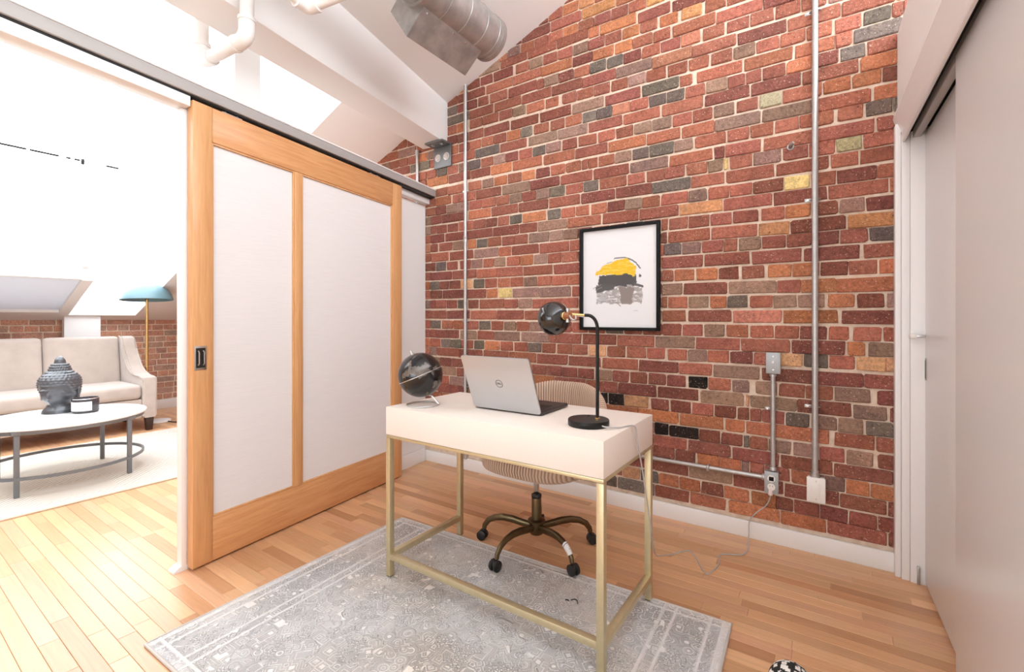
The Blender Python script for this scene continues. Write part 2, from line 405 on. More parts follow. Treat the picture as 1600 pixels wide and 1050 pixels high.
# --- wall_back: the brick gable (mortar bed + bricks)
YB = 2.735
poly = [(-7.3, 0), (1.3, 0), (1.3, ceil_z(1.3)+.1), (-7.3, ceil_z(-7.3)+.1)]
wall_back = obj('wall_back', MB().prism(poly, lambda a, b: (a, YB+.006, b), lambda a, b: (a, YB+.20, b)), M['mortar'], smooth=False)
struct(wall_back, 'old red brick gable wall with pale lime mortar behind the desk', 'wall')
BRICK_ROWS = """-18 -41 -42 -1266o68 -1186o230 -941r188 -739d177
-17 -16 -20 -2276d111 -2155d112 -2029d167 -1831r105 -1266d105 -1153r104 -1041o104 -926r99 -809o101 -684O106 -559r103
-16 -22 -24 -2376d100 -2271d156 -2101r234 -1858r233 -1620o230 -1236o136 -1088o106 -975r119 -845r92 -735r227 -499r220
-15 -15 -17 -2381d84 -2287d97 -2175d93 -2062r150 -1898d236 -1654r50 -1600b109 -1483d106 -1369r106 -1255g102 -1141g100 -1033d107 -915r102 -802r105 -688p101 -568r107 -446d105 -331r104 -215r104
-14 -20 -20 -2261d223 -2024d233 -1782d235 -1539d224 -1308d220 -1080b219 -854p220 -627r223 -392d220 -161r215 64r195
-13 -18 -19 -2387o84 -2256r116 -2130d139 -1977d110 -1858b102 -1739r139 -1588r96 -1460d103 -1349r110 -1228r103 -1112d103 -1002b106 -889r112 -763r106 -644r101 -527r105 -413b102 -302r100 -193r103 -80r103 38r99 148g96 253d33
-12 -16 -12 -2381d105 -2266d136 -2120d227 -1876d226 -1629d231 -1383b217 -1153d223 -915g210 -694r64 -601r227 -360r217 -129r162 38r62 111g175
-11 -13 -10 -2261r106 -2143r110 -2024r103 -1907o112 -1787g86 -1679r112 -1547r103 -1432r114 -1308g93 -1211g99 -1104p110 -987r105 -874g97 -770g96 -664r102 -549b103 -440d80 -352r67 -273d96 -166o107 -39d86 57g94 162r104
-10 -8 -9 -2205g224 -1972d225 -1726b223 -1491b213 -1268r223 -1033r220 -798r227 -559d219 -328d220 -98r221 134o138
-9 -5 -5 -2266g106 -2147r109 -2027b101 -1921d104 -1804r104 -1692g100 -1583b108 -1456d103 -1338r122 -1198r106 -1080r105 -964b101 -852b107 -735r102 -624r100 -511b98 -398r99 -288l94 -182r161 -9o104 104o105 218d54
-8 -9 -9 -2246d179 -2057o182 -1858o237 -1604r233 -1364d223 -1129o232 -885r188 -684r170 -508b221 -276b222 -39r210 185o88
-7 -1 1 -2611r117 -2488r174 -2268r118 -2136b101 -2025o112 -1900r110 -1782o105 -1665d106 -1545r106 -1431r107 -1266r59 -1198r104 -1086b100 -975g94 -870g135 -725b98 -611r155 -443r102 -331r102 -218r102 -111r67 -39r67 47r96 155g94 255g17
-6 -6 -2 -2613o162 -2433r228 -2194d227 -1951b229 -1712d229 -1470r225 -1232d230 -990b224 -753r229 -511d50 -455r168 -271r222 -39r221 196r62
-5 1 0 -2607d101 -2496b106 -2379b105 -2262r113 -2140r130 -2003r109 -1885b100 -1777d107 -1660b101 -1550g106 -1431r122 -1300g97 -1190r173 -1006r102 -889r101 -781d110 -657r108 -543b73 -462y19 -431r103 -319b126 -182d103 -69r102 42l94 148r109
-4 3 0 -2658d102 -2544d235 -2268o206 -2051d232 -1809d237 -1559r226 -1321d229 -1084d223 -854g213 -634r172 -449r223 -212d221 21r102 134r123
-3 0 0 -2665d52 -2603d105 -2488d109 -2367r139 -2216d106 -2100d96 -1991r96 -1885g100 -1775o189 -1573g98 -1466r100 -1357r91 -1249r104 -1137d108 -1021b99 -915r103 -803r150 -647b95 -543r103 -431r103 -319d134 -177y108 -62r99 45d147 198r61
-2 5 1 -2665d140 -2512d204 -2297d251 -2035d226 -1800d139 -1651b224 -1418r232 -1169r228 -933r226 -697O224 -461r227 -223d224 11r223 244r15
-1 4 0 -2665d71 -2578d139 -2427b107 -2273o74 -2188g94 -2081r115 -1956r107 -1842r106 -1722b158 -1556b99 -1448b102 -802r35 -756r102 -647r107 -530r102 -416d120 -279r99 -172o105 -54d99 54b94 157d102
0 2 0 -2665r183 -2463d236 -2214b226 -1982r105 -1869d223 -1635r223 -1401r77 -802d28 -760r223 -524r221 -293O135 -148d224 88O172
1 8 3 -2665d45 -2611g104 -2491d107 -2355d102 -2241b103 -2127r95 -2025b97 -1910r105 -1795o103 -1679b100 -1568r98 -1461r111 -784g93 -681b96 -575r104 -465r67 -386b101 -276d102 -165d103 -49d99 57r103 169g91
2 7 3 -2665d220 -2433d233 -2188r180 -2003r226 -1765r229 -1523d200 -798d223 -562d223 -325r219 -90d220 148r111
3 6 3 -2671g90 -2575d100 -2467d109 -2350t117 -2222g100 -2111r107 -1991r104 -1879r106 -1763b103 -1651r105 -1541r112 -1422r99 -798r63 -725o104 -604o105 -486d94 -374r106 -251o103 -140o111 -21d105 90r106 205o55
4 0 0 -2671d121 -2537d229 -2302d197 -2094o96 -1988y118 -1856b215 -1632b236 -1384r60 -798b114 -674d225 -437b222 -207r99 -103o141 42o217
5 -1 1 -2671d52 -2613r107 -2498d107 -2382g68 -2273d96 -2160r220 -1930r111 -1809b107 -1693r347 -798r28 -760r103 -647b104 -530o78 -443g95 -336r105 -226b100 -116b107 8o101 121d100 233b26
6 -3 3 -2671d169 -2490d228 -2248r237 -2003r233 -1761r211 -1541r218 -798r131 -650d225 -416p226 -180o225 64d195
7 -8 3 -2665g102 -2544r114 -2422o102 -2279r102 -2166g102 -2051r105 -1934b99 -1824r102 -1717b122 -1586r194 -795r104 -681r106 -562b100 -449r104 -333r105 -218r104 -108d109 11r77 107r103 220r39
8 -5 4 -2678d62 -2607d234 -2355b161 -2183r153 -2025b220 -1785b221 -1554r231 -1310d226 -1072r227 -834b217 -607r221 -377r221 -145d219 85o63 164b95
9 1 6 -2678r113 -2554g97 -2451g104 -2285d57 -2214g92 -2111o132 -1969r110 -1844r108 -1727g104 -1614r100 -1496r108 -1380r104 -1262t109 -1137r111 -1010r113 -885r101 -763r103 -650b98 -546r106 -428d103 -316r62 -248t148 -93g98 13r96 121t104 229t30
10 -5 1 -2678b71 -2598d225 -2365d226 -2127d227 -1890r225 -1653d231 -1409d222 -1171r227 -935d228 -699r172 -515b224 -278d220 -50d194 151d111
11 -3 4 -2569d112 -2451d120 -1693d107 -1577d112 -1457d105 -1342d108 -1218b103 -1105d103 -988d99 -877d99 -768d103 -648k98 -542r112 -418b78 -308b95 -200r109 -83r107 35b134 197d66
12 -3 2 -2550b147 -2391d94 -1693o170 -1517d225 -1187d112 -1067d233 -821d222 -582b216 -355t15 -118d215 108b123 245d18
13 0 3 -2556r81 -2463b155 -1187k46 -1131k98 -1026t145 -861d100 -746d106 -627r109 -508d105 -392d51 -278d98 -169g96 -58b98 50b95 155g100
14 5 1 -2594d221 -2365d80 -1177o232 -937o230 -693o225 -453o92 -352o360 35r148 193r69
15 1 -3 -839k76 -755k158 -590d107 -476d104 -363g22 -247b97 -138b105 -25r97 83b97 200d62
16 6 -3 -839r178 -648d217 -418d214 -192d215 33d218
17 10 -13 -839d110 -720d107 -599o107 -485o105 -372b31 -265r110 -145o110 -26b98 79o88 175o85
18 12 -1 -839d187 -644b222 -415d232 -175d225 57r171 238d22
19 12 2 -816o109 -697o110 -578d110 -460o119 -326o109 -213d71 -134d106 -23d108 92d102 203d56
20 19 10 -839r191 -638r182 -437o237 -192o189 8r223 238d21"""
rr = random.Random(11)
rows = {}
for ln in BRICK_ROWS.strip().split('\n'):
    p = ln.split(); L = []
    for q in p[3:]:
        i = next(k for k, ch in enumerate(q) if ch.isalpha())
        L.append((int(q[:i])/1e3, (int(q[:i])+int(q[i+1:]))/1e3, q[i]))
    rows[int(p[0])] = (int(p[1])/1e3, int(p[2])/1e3, L)
bricks = []
for n in range(-34, 21):
    a, b, L = rows.get(n, (0, 0, []))
    nominal = .232 if n % 2 == 0 else .113
    x = -7.15 + (.06 if n % 2 else 0); full = []
    for br in L + [(1.25, 1.25, None)]:
        gap = br[0] - x
        if gap > .05:
            k = max(1, round(gap/nominal)); w = gap/k
            for i in range(k):
                full.append((x+w*i+.005, x+w*(i+1)-.006, rr.choices('rdobgptO', (40, 24, 12, 12, 7, 4, 1, 1))[0]))
        if br[2]: full.append(br)
        x = br[1] + .003
    for x0, x1, c in full:
        x0 -= .0015; x1 += .0015
        xm = (x0+x1)/2; zc = 1.6608 - .01234*xm - (n+.5)*.07505 + max(-.02, min(.02, a + b*max(-2.7, min(.3, xm))))
        z0, z1 = zc-.0328, zc+.0328
        if z1 < .09 or x1-x0 < .012: continue
        if z0 < .085: z0 = .085
        if z0 > ceil_z(x0) and z0 > ceil_z(x1): continue
        if x0 > .275 and z1 < 2.35: continue
        d = (Vector((xm, YB, zc)) - Vector((0, 0, 1.16))).length
        hidden = (-1.32 < x0 and x1 < -.80 and z0 > 1.09 and z1 < 1.74)
        size = (x1-x0)/d**2*(YB/d) if seen((xm, YB, zc), 1.08) and not hidden and x0 < .26 and not (x1 < -2.75 and z1 < 2.05) else 0
        bricks.append((size, x0, x1, z0, z1, c))
bricks.sort(key=lambda q: -q[0])
rest = Pieces()
for k, (size, x0, x1, z0, z1, c) in enumerate(bricks):
    v, f = brick_geo(rr, x0, x1, z0, z1, lambda x, o, z: (x, YB - o + .004, z)); col = brick_colour(c, rr)
    if k < 300:
        P = Pieces(); P.add(v, f, col); P.build('brick', M['brick'], wall_back)
    else: rest.add(v, f, col)
tag(rest.build('brick_courses', M['brick'], wall_back), None, kind='stuff')

# --- floor: maple strips, laid along the brick wall
floor = obj('floor', B(-7.3, -3.2, -.14, 1.3, 2.76, -.013), mm('dark_subfloor', (.05, .03, .02), .9), smooth=False)
struct(floor, 'golden maple strip floor running through both rooms', 'floor')
rr = random.Random(5)
TONES = [((220, 174, 132), 30), ((215, 168, 126), 28), ((224, 180, 138), 18), ((209, 160, 119), 12), ((200, 150, 110), 5), ((218, 170, 134), 12), ((188, 136, 98), 1.5)]
def strip_geo(x0, x1, y0, y1):
    g, c = .0004, .0012
    a, b, e, f_ = x0+g, x1-g, y0+g, y1-g
    v = [(a, e, -.014), (b, e, -.014), (b, f_, -.014), (a, f_, -.014), (a, e, -.0008), (b, e, -.0008), (b, f_, -.0008), (a, f_, -.0008),
         (a+c, e+c, 0), (b-c, e+c, 0), (b-c, f_-c, 0), (a+c, f_-c, 0)]
    f = [(8, 9, 10, 11)]
    for k in range(4):
        n = (k+1) % 4; f += [(k, n, 4+n, 4+k), (4+k, 4+n, 8+n, 8+k)]
    return v, f
strips = []; wdt = .0572; y = 2.745
while y > -3.1:
    x = -7.2 - rr.random()*.8
    while x < 1.25:
        ln = rr.choice((.24, .32, .42, .5, .6, .75, .9, 1.1)); x1 = x+ln
        if x1 > -7.2:
            t_ = rr.choices([q[0] for q in TONES], [q[1] for q in TONES])[0]; k = rr.uniform(.95, 1.05)
            xm, ym = (x+x1)/2, y-wdt/2; d = math.hypot(xm, ym)
            under = (-1.95 < xm < -.34 and ym < 1.80) or (-5.6 < xm < -3.95 and ym < 2.2) or (xm < -5.95 and ym < 1.8) or xm > .33 or (xm < -2.75 and ym > 1.6)
            s_ = ln*1.16/(d*d+1.3)**1.5 if seen((xm, ym, 0), 1.10) and not under else 0
            strips.append((s_, max(x, -7.2), min(x1, 1.25), y-wdt, y, lin(*[min(255, q*k) for q in t_])))
        x = x1
    y -= wdt
strips.sort(key=lambda q: -q[0]); rest = Pieces()
for k, (s_, x0, x1, y0, y1, col) in enumerate(strips):
    v, f = strip_geo(x0, x1, y0, y1)
    if k < 300 and s_ > 0:
        P = Pieces(); P.add(v, f, col); P.build('plank', M['plank'], floor)
    else: rest.add(v, f, col)
tag(rest.build('plank_field', M['plank'], floor), None, kind='stuff')

# --- sloping ceiling with two long roof openings over the living room
cb = MB()
def roof_piece(x0, x1, y0, y1, t=.12):
    cb.prism([(x0, y0), (x1, y0), (x1, y1), (x0, y1)], lambda a, b: (a, b, ceil_z(a)), lambda a, b: (a, b, ceil_z(a)+t))
a0, a1, b0, b1 = SKY1; c0, c1, d0, d1 = SKY2
roof_piece(-7.3, c0, -3.2, YB+.003); roof_piece(a1, 1.3, -3.2, YB+.003)
roof_piece(c0, a1, d1, YB+.003); roof_piece(c0, a1, -3.2, b0); roof_piece(c0, a0, b0, .10); roof_piece(c0, -6.88, .10, d0); roof_piece(-6.88, a0, 1.36, d0)
ceiling = obj('ceiling', cb, M['ceiling'], smooth=False); struct(ceiling, 'white sloping plaster ceiling rising above the brick wall', 'ceiling')
def skylight(name, x0, x1, y0, y1, nbar, label, skip=()):
    root = thing(name, label, 'window', ((x0+x1)/2, (y0+y1)/2, ceil_z((x0+x1)/2)+.10)); root['kind'] = 'structure'
    ox, oy, oz = root.location; xe = x1-.10 if 3 in skip else x1+.05
    def bar(xa, xb, ya, yb, h0=.021, h1=.07):
        mb = MB(); mb.prism([(xa, ya), (xb, ya), (xb, yb), (xa, yb)], lambda a, b: (a-ox, b-oy, ceil_z(a)+.10+h0-oz), lambda a, b: (a-ox, b-oy, ceil_z(a)+.10+h1-oz)); return mb
    for i_, q in enumerate(((x0-.05, xe, y0-.05, y0+.005), (x0-.05, xe, y1-.005, y1+.05), (x0-.05, x0+.005, y0+.005, y1-.005), (x1-.005, x1+.05, y0+.005, y1-.005))):
        if i_ not in skip: obj('window_frame', bar(*q), M['skyframe'], root, smooth=False)
    for k in range(1, nbar):
        xm = x0+(x1-x0)*k/nbar; obj('glazing_bar', bar(xm-.02, xm+.02, y0+.05, y1-.05), M['skyframe'], root, smooth=False)
    for k in range(nbar):
        xa = x0+(x1-x0)*k/nbar; xb = x0+(x1-x0)*(k+1)/nbar
        obj('pane', bar(xa+.006, xb-.006, y0+.006, y1-.006, .01, .016), M['glass'], root, smooth=False)
skylight('window_1', *SKY1, 1, 'large roof window glowing white above the coffee table', (2,))
skylight('window_2', *SKY2, 1, 'narrow roof window beside the gable end above the sofa', (3,))

w4 = thing('slope_glow_panel', 'added translucent panel that makes the slope above the sofa back glow', 'window', (-6.465, .73, ceil_z(-6.465)+.08)); w4['kind'] = 'structure'  # added panel, lightens the dull slope below the roof window
def slope_box(x0, x1, y0, y1, h0, h1): return MB().prism([(x0, y0), (x1, y0), (x1, y1), (x0, y1)], lambda a, b: (a+6.465, b-.73, ceil_z(a)+h0-w4.location.z), lambda a, b: (a+6.465, b-.73, ceil_z(a)+h1-w4.location.z))
obj('glow_sheet', slope_box(-6.879, -6.051, .101, 1.359, .030, .033), M['glow_sheet'], w4, smooth=False)
obj('glow_sheet_bar', slope_box(-6.075, -6.051, .101, 1.359, .010, .029), M['skyframe'], w4, smooth=False)
obj('pane', slope_box(-6.879, -6.051, .101, 1.359, .105, .111), M['glass'], w4, smooth=False)
for q in ((-6.93, -6.00, .05, .105), (-6.93, -6.00, 1.355, 1.41), (-6.93, -6.875, .105, 1.355)): obj('window_frame', slope_box(*q, .121, .17), M['skyframe'], w4, smooth=False)

# --- outer walls
kw = obj('wall_left', B(-7.3, -3.2, 0, -7.106, 2.745, 1.20), M['mortar'], smooth=False)
struct(kw, 'low brick knee wall under the slope behind the sofa', 'wall')
rr = random.Random(3); krest = Pieces()
for n in range(14):
    z0 = .125 + n*.0745; z1 = z0+.062; nominal = .225 if n % 2 else .112; yy = -3.05 + rr.uniform(-.1, .02)
    while yy < 2.72:
        w = nominal*rr.uniform(.92, 1.08); y1 = min(yy+w-.011, 2.735)
        if y1-yy > .04:
            c = rr.choices('rdobpgO', (32, 14, 22, 10, 12, 5, 2))[0]
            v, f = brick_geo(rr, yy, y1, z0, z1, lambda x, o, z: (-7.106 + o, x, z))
            bc = brick_colour(c, rr); washout = lin(236, 196, 172); tint = tuple(bc[k]*.62 + washout[k]*.38 for k in range(3)); f = [tuple(reversed(q)) for q in f]  # brick colour paled towards a bleached tone, imitating the living room's glare
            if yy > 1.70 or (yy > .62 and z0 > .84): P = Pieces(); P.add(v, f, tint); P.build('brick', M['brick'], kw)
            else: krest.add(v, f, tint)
        yy += w
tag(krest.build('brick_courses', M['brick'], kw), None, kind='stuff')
mbw = MB(); x0, x1, z0, z1 = WIN
mbw.box(-7.3, -3.25, 0, x0, -3.05, 4.4); mbw.box(x1, -3.25, 0, 1.3, -3.05, 4.4); mbw.box(x0, -3.25, 0, x1, -3.05, z0); mbw.box(x0, -3.25, z1, x1, -3.05, 4.4)
wf = obj('wall_front', mbw, M['wall'], smooth=False); struct(wf, 'plain white wall with a window facing the brick gable', 'wall')
w3 = thing('window_3', 'tall window lighting the desk from the side facing the brick', 'window', ((x0+x1)/2, -3.14, z0)); w3['kind'] = 'structure'
hw = (x1-x0)/2; hh = z1-z0
for q in ((-hw, -hw+.06, 0, hh), (hw-.06, hw, 0, hh), (-hw+.06, hw-.06, 0, .06), (-hw+.06, hw-.06, hh-.06, hh)):
    obj('window_frame', B(q[0], -.04, q[2], q[1], .04, q[3]), M['trim'], w3, smooth=False)
obj('mullion', B(-.03, -.04, .06, .03, .04, hh-.06), M['trim'], w3, smooth=False)
for sg in (-1, 1): obj('pane', B(min(0, sg*(hw-.05)), -.004, .05, max(0, sg*(hw-.05)), .004, hh-.05), M['glass'], w3, smooth=False)

# --- closet side on the right (turned 1.2 degrees)
CL = dict(loc=(.268, YB, 0), rot=(0, 0, R(1.2)))
wr = obj('wall_right', MB().box(0, -6.0, 2.09, 1.0, -.001, 2.457).box(.14, -6.0, 0, 1.0, -.001, 2.09), M['wall'], smooth=False, **CL)
struct(wr, 'white bulkhead wall boxed in above the closet doors', 'wall')
t1 = thing('trim_1', 'white casing around the closet opening beside the brick', 'trim', **{'loc': CL['loc']}, rz=R(1.2)); t1['kind'] = 'structure'
obj('casing', B(-.013, -.050, 0, .007, -.002, 2.035, .002), M['trim'], t1)
obj('casing', B(.008, -.062, 0, .036, -.002, 1.985, .002), M['trim'], t1)
obj('jamb', B(.037, -.070, 0, .139, -.002, 1.985, .001), M['trim'], t1)
obj('head_casing', MB().prism([(-.0005, 2.118), (-.014, 2.085), (-.016, 2.068), (.010, 1.988), (.019, 1.988), (.019, 2.089), (-.0005, 2.089)], lambda a, b: (a, -6.0, b), lambda a, b: (a, -.003, b)), M['trim'], t1, smooth=False)
obj('head_lip', B(.008, -6.0, 1.945, .019, -.063, 1.9875, .003), M['trim'], t1)
obj('track_cover', B(.020, -6.0, 1.995, .138, -.071, 2.09), M['dark_slot'], t1)
obj('track_rail', B(.045, -6.0, 1.955, .072, -.071, 1.994, .002), M['alu'], t1)
d2 = thing('door_2', 'white flush sliding closet door next to the brick corner', 'door', CL['loc'], R(1.2)); d2['kind'] = 'structure'
obj('panel', B(.085, -1.35, .014, .120, -.072, 1.965, .002), M['door_white'], d2)
fp = obj('flush_pull', B(.0825, -.105, .895, .0845, -.083, .990, .001), M['galv'], d2)
obj('recess', B(.0815, -.100, .903, .0823, -.089, .982), M['dark_slot'], fp)
la = obj('latch', B(.030, -.120, 1.074, .052, -.0705, 1.094, .004), M['plate_white'], d2)
obj('latch_bolt', B(.052, -.098, 1.078, .084, -.084, 1.090, .002), M['steel'], la)
obj('floor_guide', B(.058, -.082, .002, .068, -.0705, .078, .001), M['galv'], d2)
d3 = thing('door_3', 'white flush sliding closet door closest to the viewer', 'door', CL['loc'], R(1.2)); d3['kind'] = 'structure'
obj('panel', B(.042, -3.9, .014, .078, -.805, 1.965, .002), M['door_white'], d3)

# --- baseboards
bb = obj('baseboard_back', B(-7.07, YB-.016, 0, .256, YB, .088, .003), M['trim']); struct(bb, 'white baseboard along the foot of the brick wall', 'baseboard')
bl = obj('baseboard_left', B(-7.10, -3.04, 0, -7.078, 2.73, .118, .003), M['trim']); struct(bl, 'white baseboard below the low brick wall by the sofa', 'baseboard')

# --- partition line with the big sliding glazed door (local Y runs along the partition)
PT = dict(loc=(-2.396, .919, 0), rot=(0, 0, math.atan(.125)))
def sag(o, k=-.022):
    for v in o.data.vertices: v.co.z += k*v.co.y*(v.co.z/2.16)
    return o
wp = obj('wall_partition', MB().box(-.145, 0.06, 0, -.10, 1.835, 2.125), M['wall'], smooth=False, **PT); sag(wp)
struct(wp, 'narrow white partition wall between sliding door and brick', 'wall')
wp2 = obj('wall_divider', B(-.145, -3.9, 0, -.05, -2.2, 2.9), M['wall'], smooth=False, **PT); struct(wp2, 'white dividing wall at the far side of the wide opening', 'wall')
bp = obj('baseboard_partition', B(-.099, .06, 0, -.088, 1.82, .11, .002), M['trim'], **PT); struct(bp, 'white baseboard on the partition behind the sliding door', 'baseboard')
d1 = thing('door_1', 'wide maple sliding door with two frosted white panels', 'door', PT['loc'], PT['rot'][2]); d1['kind'] = 'structure'
L1 = 1.431
def dpart(name, s0, s1, z0, z1, x0, x1, m, bev=.003): return sag(obj(name, B(x0, s0, z0, x1, s1, z1, bev), m, d1))
dpart('stile', 0, .088, .010, 2.164, -.045, 0, M['maple_v']); dpart('stile', 1.337, L1, .010, 2.164, -.045, 0, M['maple_v'])
dpart('top_rail', .0885, 1.3365, 2.000, 2.164, -.044, -.001, M['maple_h']); dpart('bottom_rail', .0885, 1.3365, .010, .216, -.044, -.001, M['maple_h'])
dpart('mullion', .536, .584, .2165, 1.9995, -.044, -.002, M['maple_v'])
dpart('glass_panel', .0885, .5355, .2165, 1.9995, -.030, -.018, M['frost'], 0); dpart('glass_panel', .5845, 1.3365, .2165, 1.9995, -.030, -.018, M['frost'], 0)
for s0, s1 in ((.0885, .5355), (.5845, 1.3365)):
    for a_, b_, c_, e_ in ((s0, s0+.008, .2165, 1.9995), (s1-.008, s1, .2165, 1.9995), (s0+.008, s1-.008, .2165, .2245), (s0+.008, s1-.008, 1.9915, 1.9995)):
        dpart('glazing_bead', a_, b_, c_, e_, -.018, -.006, M['maple_v'], .0015)
h = sag(obj('flush_handle', B(-.001, .006, .922, .003, .060, 1.034, .001), M['steel'], d1))
obj('handle_cup', B(.002, .012, .932, .0036, .054, 1.024), M['dark_slot'], h)
obj('bail', MB().tube([(.004, .022, .945), (.012, .022, .952), (.012, .022, 1.004), (.004, .022, 1.011)], .0028, 8), M['steel'], h)
obj('bail', MB().tube([(.004, .044, .945), (.012, .044, .952), (.012, .044, 1.004), (.004, .044, 1.011)], .0028, 8), M['steel'], h)
for sy in (.19, 1.17):
    hg = obj('roller_hanger', MB().box(-.030, sy-.05, 2.164, -.012, sy+.05, 2.172).cyl((-.021, sy-.03, 2.17), (-.021, sy-.03, 2.20), .005).cyl((-.021, sy+.03, 2.17), (-.021, sy+.03, 2.20), .005), M['steel'], d1); sag(hg)
t2 = thing('trim_2', 'long sliding door track and white header above the opening', 'trim', PT['loc'], PT['rot'][2]); t2['kind'] = 'structure'
sag(obj('track_cover', B(-.100, -3.2, 2.186, .010, 1.83, 2.236, .002), M['alu'], t2))
sag(obj('track_top', B(-.110, -3.2, 2.2365, .014, 1.83, 2.246, .002), M['trim'], t2))
sag(obj('track_slot', B(-.090, -3.2, 2.1785, -.003, 1.83, 2.1858), M['dark_slot'], t2))
sag(obj('fascia', B(-.100, -3.2, 2.130, -.006, -.006, 2.177, .002), M['trim'], t2))
sag(obj('fascia', B(-.100, -.005, 2.130, -.052, 1.83, 2.177, .002), M['trim'], t2))
t3 = thing('trim_3', 'slim white end post with a flared foot beside the sliding door', 'trim', PT['loc'], PT['rot'][2]); t3['kind'] = 'structure'
obj('post', B(-.088, -.022, .012, -.050, .012, 2.128, .002), M['trim'], t3)
obj('foot', MB().prism([(-.052, 0), (.016, 0), (.016, .006), (.014, .024), (-.030, .024), (-.052, .010)], lambda a, b: (-.100, a, b), lambda a, b: (-.049, a, b)), M['trim'], t3)

# --- roof beam, its bracket, the white post
BM = dict(loc=(-2.608, 2.735, 0), rot=(0, 0, math.atan(.18)))
bmo = obj('ceiling_beam', B(-.122, -5.7, 2.546, .122, -.01, 3.55, .002), M['ceiling'], smooth=False, **BM); struct(bmo, 'deep white boxed roof beam running out from the brick wall', 'beam')
br = thing('beam_bracket', 'grey steel angle bracket bolted under the end of the white beam', 'bracket', (-2.525, YB-.006, 2.50))
obj('wall_plate', B(-.092, -.012, -.135, .092, 0, .03, .001), M['bracket'], br)
obj('seat_plate', B(-.092, -.115, .030, .092, 0, .042, .001), M['bracket'], br)
for sx in (-.045, .045):
    bo = obj('bolt', MB().cyl((sx, -.012, -.055), (sx, -.022, -.055), .022, n=6), M['chrome'], br, smooth=False)
    obj('washer', MB().cyl((sx, -.0122, -.055), (sx, -.016, -.055), .030), M['steel'], bo)
    obj('bolt', MB().cyl((sx, -.07, .030), (sx, -.07, .022), .014, n=6), M['chrome'], br, smooth=False)
po = obj('trim_4', B(-2.78, 1.204, 0, -2.62, 1.339, ceil_z(-2.78)+.02), M['pillar'], smooth=False); struct(po, 'square white post rising behind the door header to the roof', 'post')
po = obj('trim_5', B(-7.085, 1.425, .12, -6.99, 1.735, 1.19), M['pillar'], smooth=False); struct(po, 'white boxed pier against the low brick wall behind the sofa', 'post')
# ---------------------------------------------------------------- rugs
rug = thing('rug', 'pale grey rug with carved tracery pattern under the desk', 'rug', (-1.144, 1.26, 0), R(1.9))
def rug_body(hx, hy, th, nx, ny, wob, seed):
    rr = random.Random(seed); rowsv = []
    for i in range(nx+1):
        r = []
        for j in range(ny+1):
            x = -hx+2*hx*i/nx; y = -hy+2*hy*j/ny
            e = mnoise.noise(Vector((x*3, y*3, seed)))*wob
            if i in (0, nx): x += e
            if j in (0, ny): y += e
            r.append((x, y, th + .0012*mnoise.noise(Vector((x*8, y*8, seed)))))
        rowsv.append(r)
    mb = MB(); V = mb.grid(rowsv)
    be = [e for e in mb.b.edges if e.is_boundary]
    g = bmesh.ops.extrude_edge_only(mb.b, edges=be)['geom']
    for v in g:
        if isinstance(v, bmesh.types.BMVert): v.co.z = .0005
    return mb
obj('pile', rug_body(.868, .615, .009, 60, 42, .006, 1), M['rug'], rug)
hem = []
for (x0, y0), (x1, y1) in (((-.868, -.615), (.868, -.615)), ((.868, -.615), (.868, .615)), ((.868, .615), (-.868, .615)), ((-.868, .615), (-.868, -.615))):
    for k in range(12): hem.append((x0+(x1-x0)*k/12, y0+(y1-y0)*k/12, .006))
obj('bound_edge', MB().tube(hem, .006, 8, closed=True), mm('pale_binding', lin(196, 190, 184), .9), rug)
r2 = thing('living_rug', 'cream woven rug with diamond stripes under the oval coffee table', 'rug', (-4.785, .72, 0))
obj('pile', rug_body(.885, 1.62, .010, 24, 48, .004, 2), M['rug_cream'], r2)
hem = []
for (x0, y0), (x1, y1) in (((-.885, -1.62), (.885, -1.62)), ((.885, -1.62), (.885, 1.62)), ((.885, 1.62), (-.885, 1.62)), ((-.885, 1.62), (-.885, -1.62))):
    for k in range(10): hem.append((x0+(x1-x0)*k/10, y0+(y1-y0)*k/10, .006))
obj('bound_edge', MB().tube(hem, .0065, 6, closed=True), mm('oat_binding', lin(206, 190, 168), .9), r2)

# ---------------------------------------------------------------- desk
dk = thing('writing_desk', 'cream linen-finish writing desk on a slim brass frame', 'desk', (-1.108, 1.636, .0112))
W2, D2 = .519, .252
body = obj('body', B(-W2, -D2, .632, W2, D2, .756, .003), M['desk'], dk)
obj('drawer_front', B(-W2+.012, D2, .640, W2-.012, D2+.004, .748, .002), M['desk'], dk)
def rail(name, *q): return obj(name, B(*q, .0012), M['brass'], dk)
tk = .026
for sx in (-1, 1):
    for sy in (-1, 1):
        x0 = sx*W2; x1 = sx*(W2-tk); y0 = sy*D2; y1 = sy*(D2-tk)
        lg = obj('leg', B(x0, y0, .003, x1, y1, .618, .0012), M['brass'], dk)
        obj('foot_pad', B(x0-sx*.002, y0-sy*.002, 0, x1+sx*.002, y1+sy*.002, .003), M['black_rubber'], lg)
for sy in (-1, 1): rail('top_rail', -W2, sy*D2, .619, W2, sy*(D2-tk), .6315)
for sx in (-1, 1): rail('top_rail', sx*W2, -D2+tk, .619, sx*(W2-tk), D2-tk, .6315)
rail('stretcher', -W2+tk, -D2, .078, W2-tk, -D2+tk, .104)
for sx in (-1, 1): rail('stretcher', sx*W2, -D2+tk, .078, sx*(W2-tk), D2-tk, .104)
TOP = .7672 + .0005

# ---------------------------------------------------------------- office chair (faces the desk, back to the brick wall)
ch = thing('office_chair', 'beige corduroy swivel chair with a bronze star base behind the desk', 'chair', (-1.205, 1.985, 0))
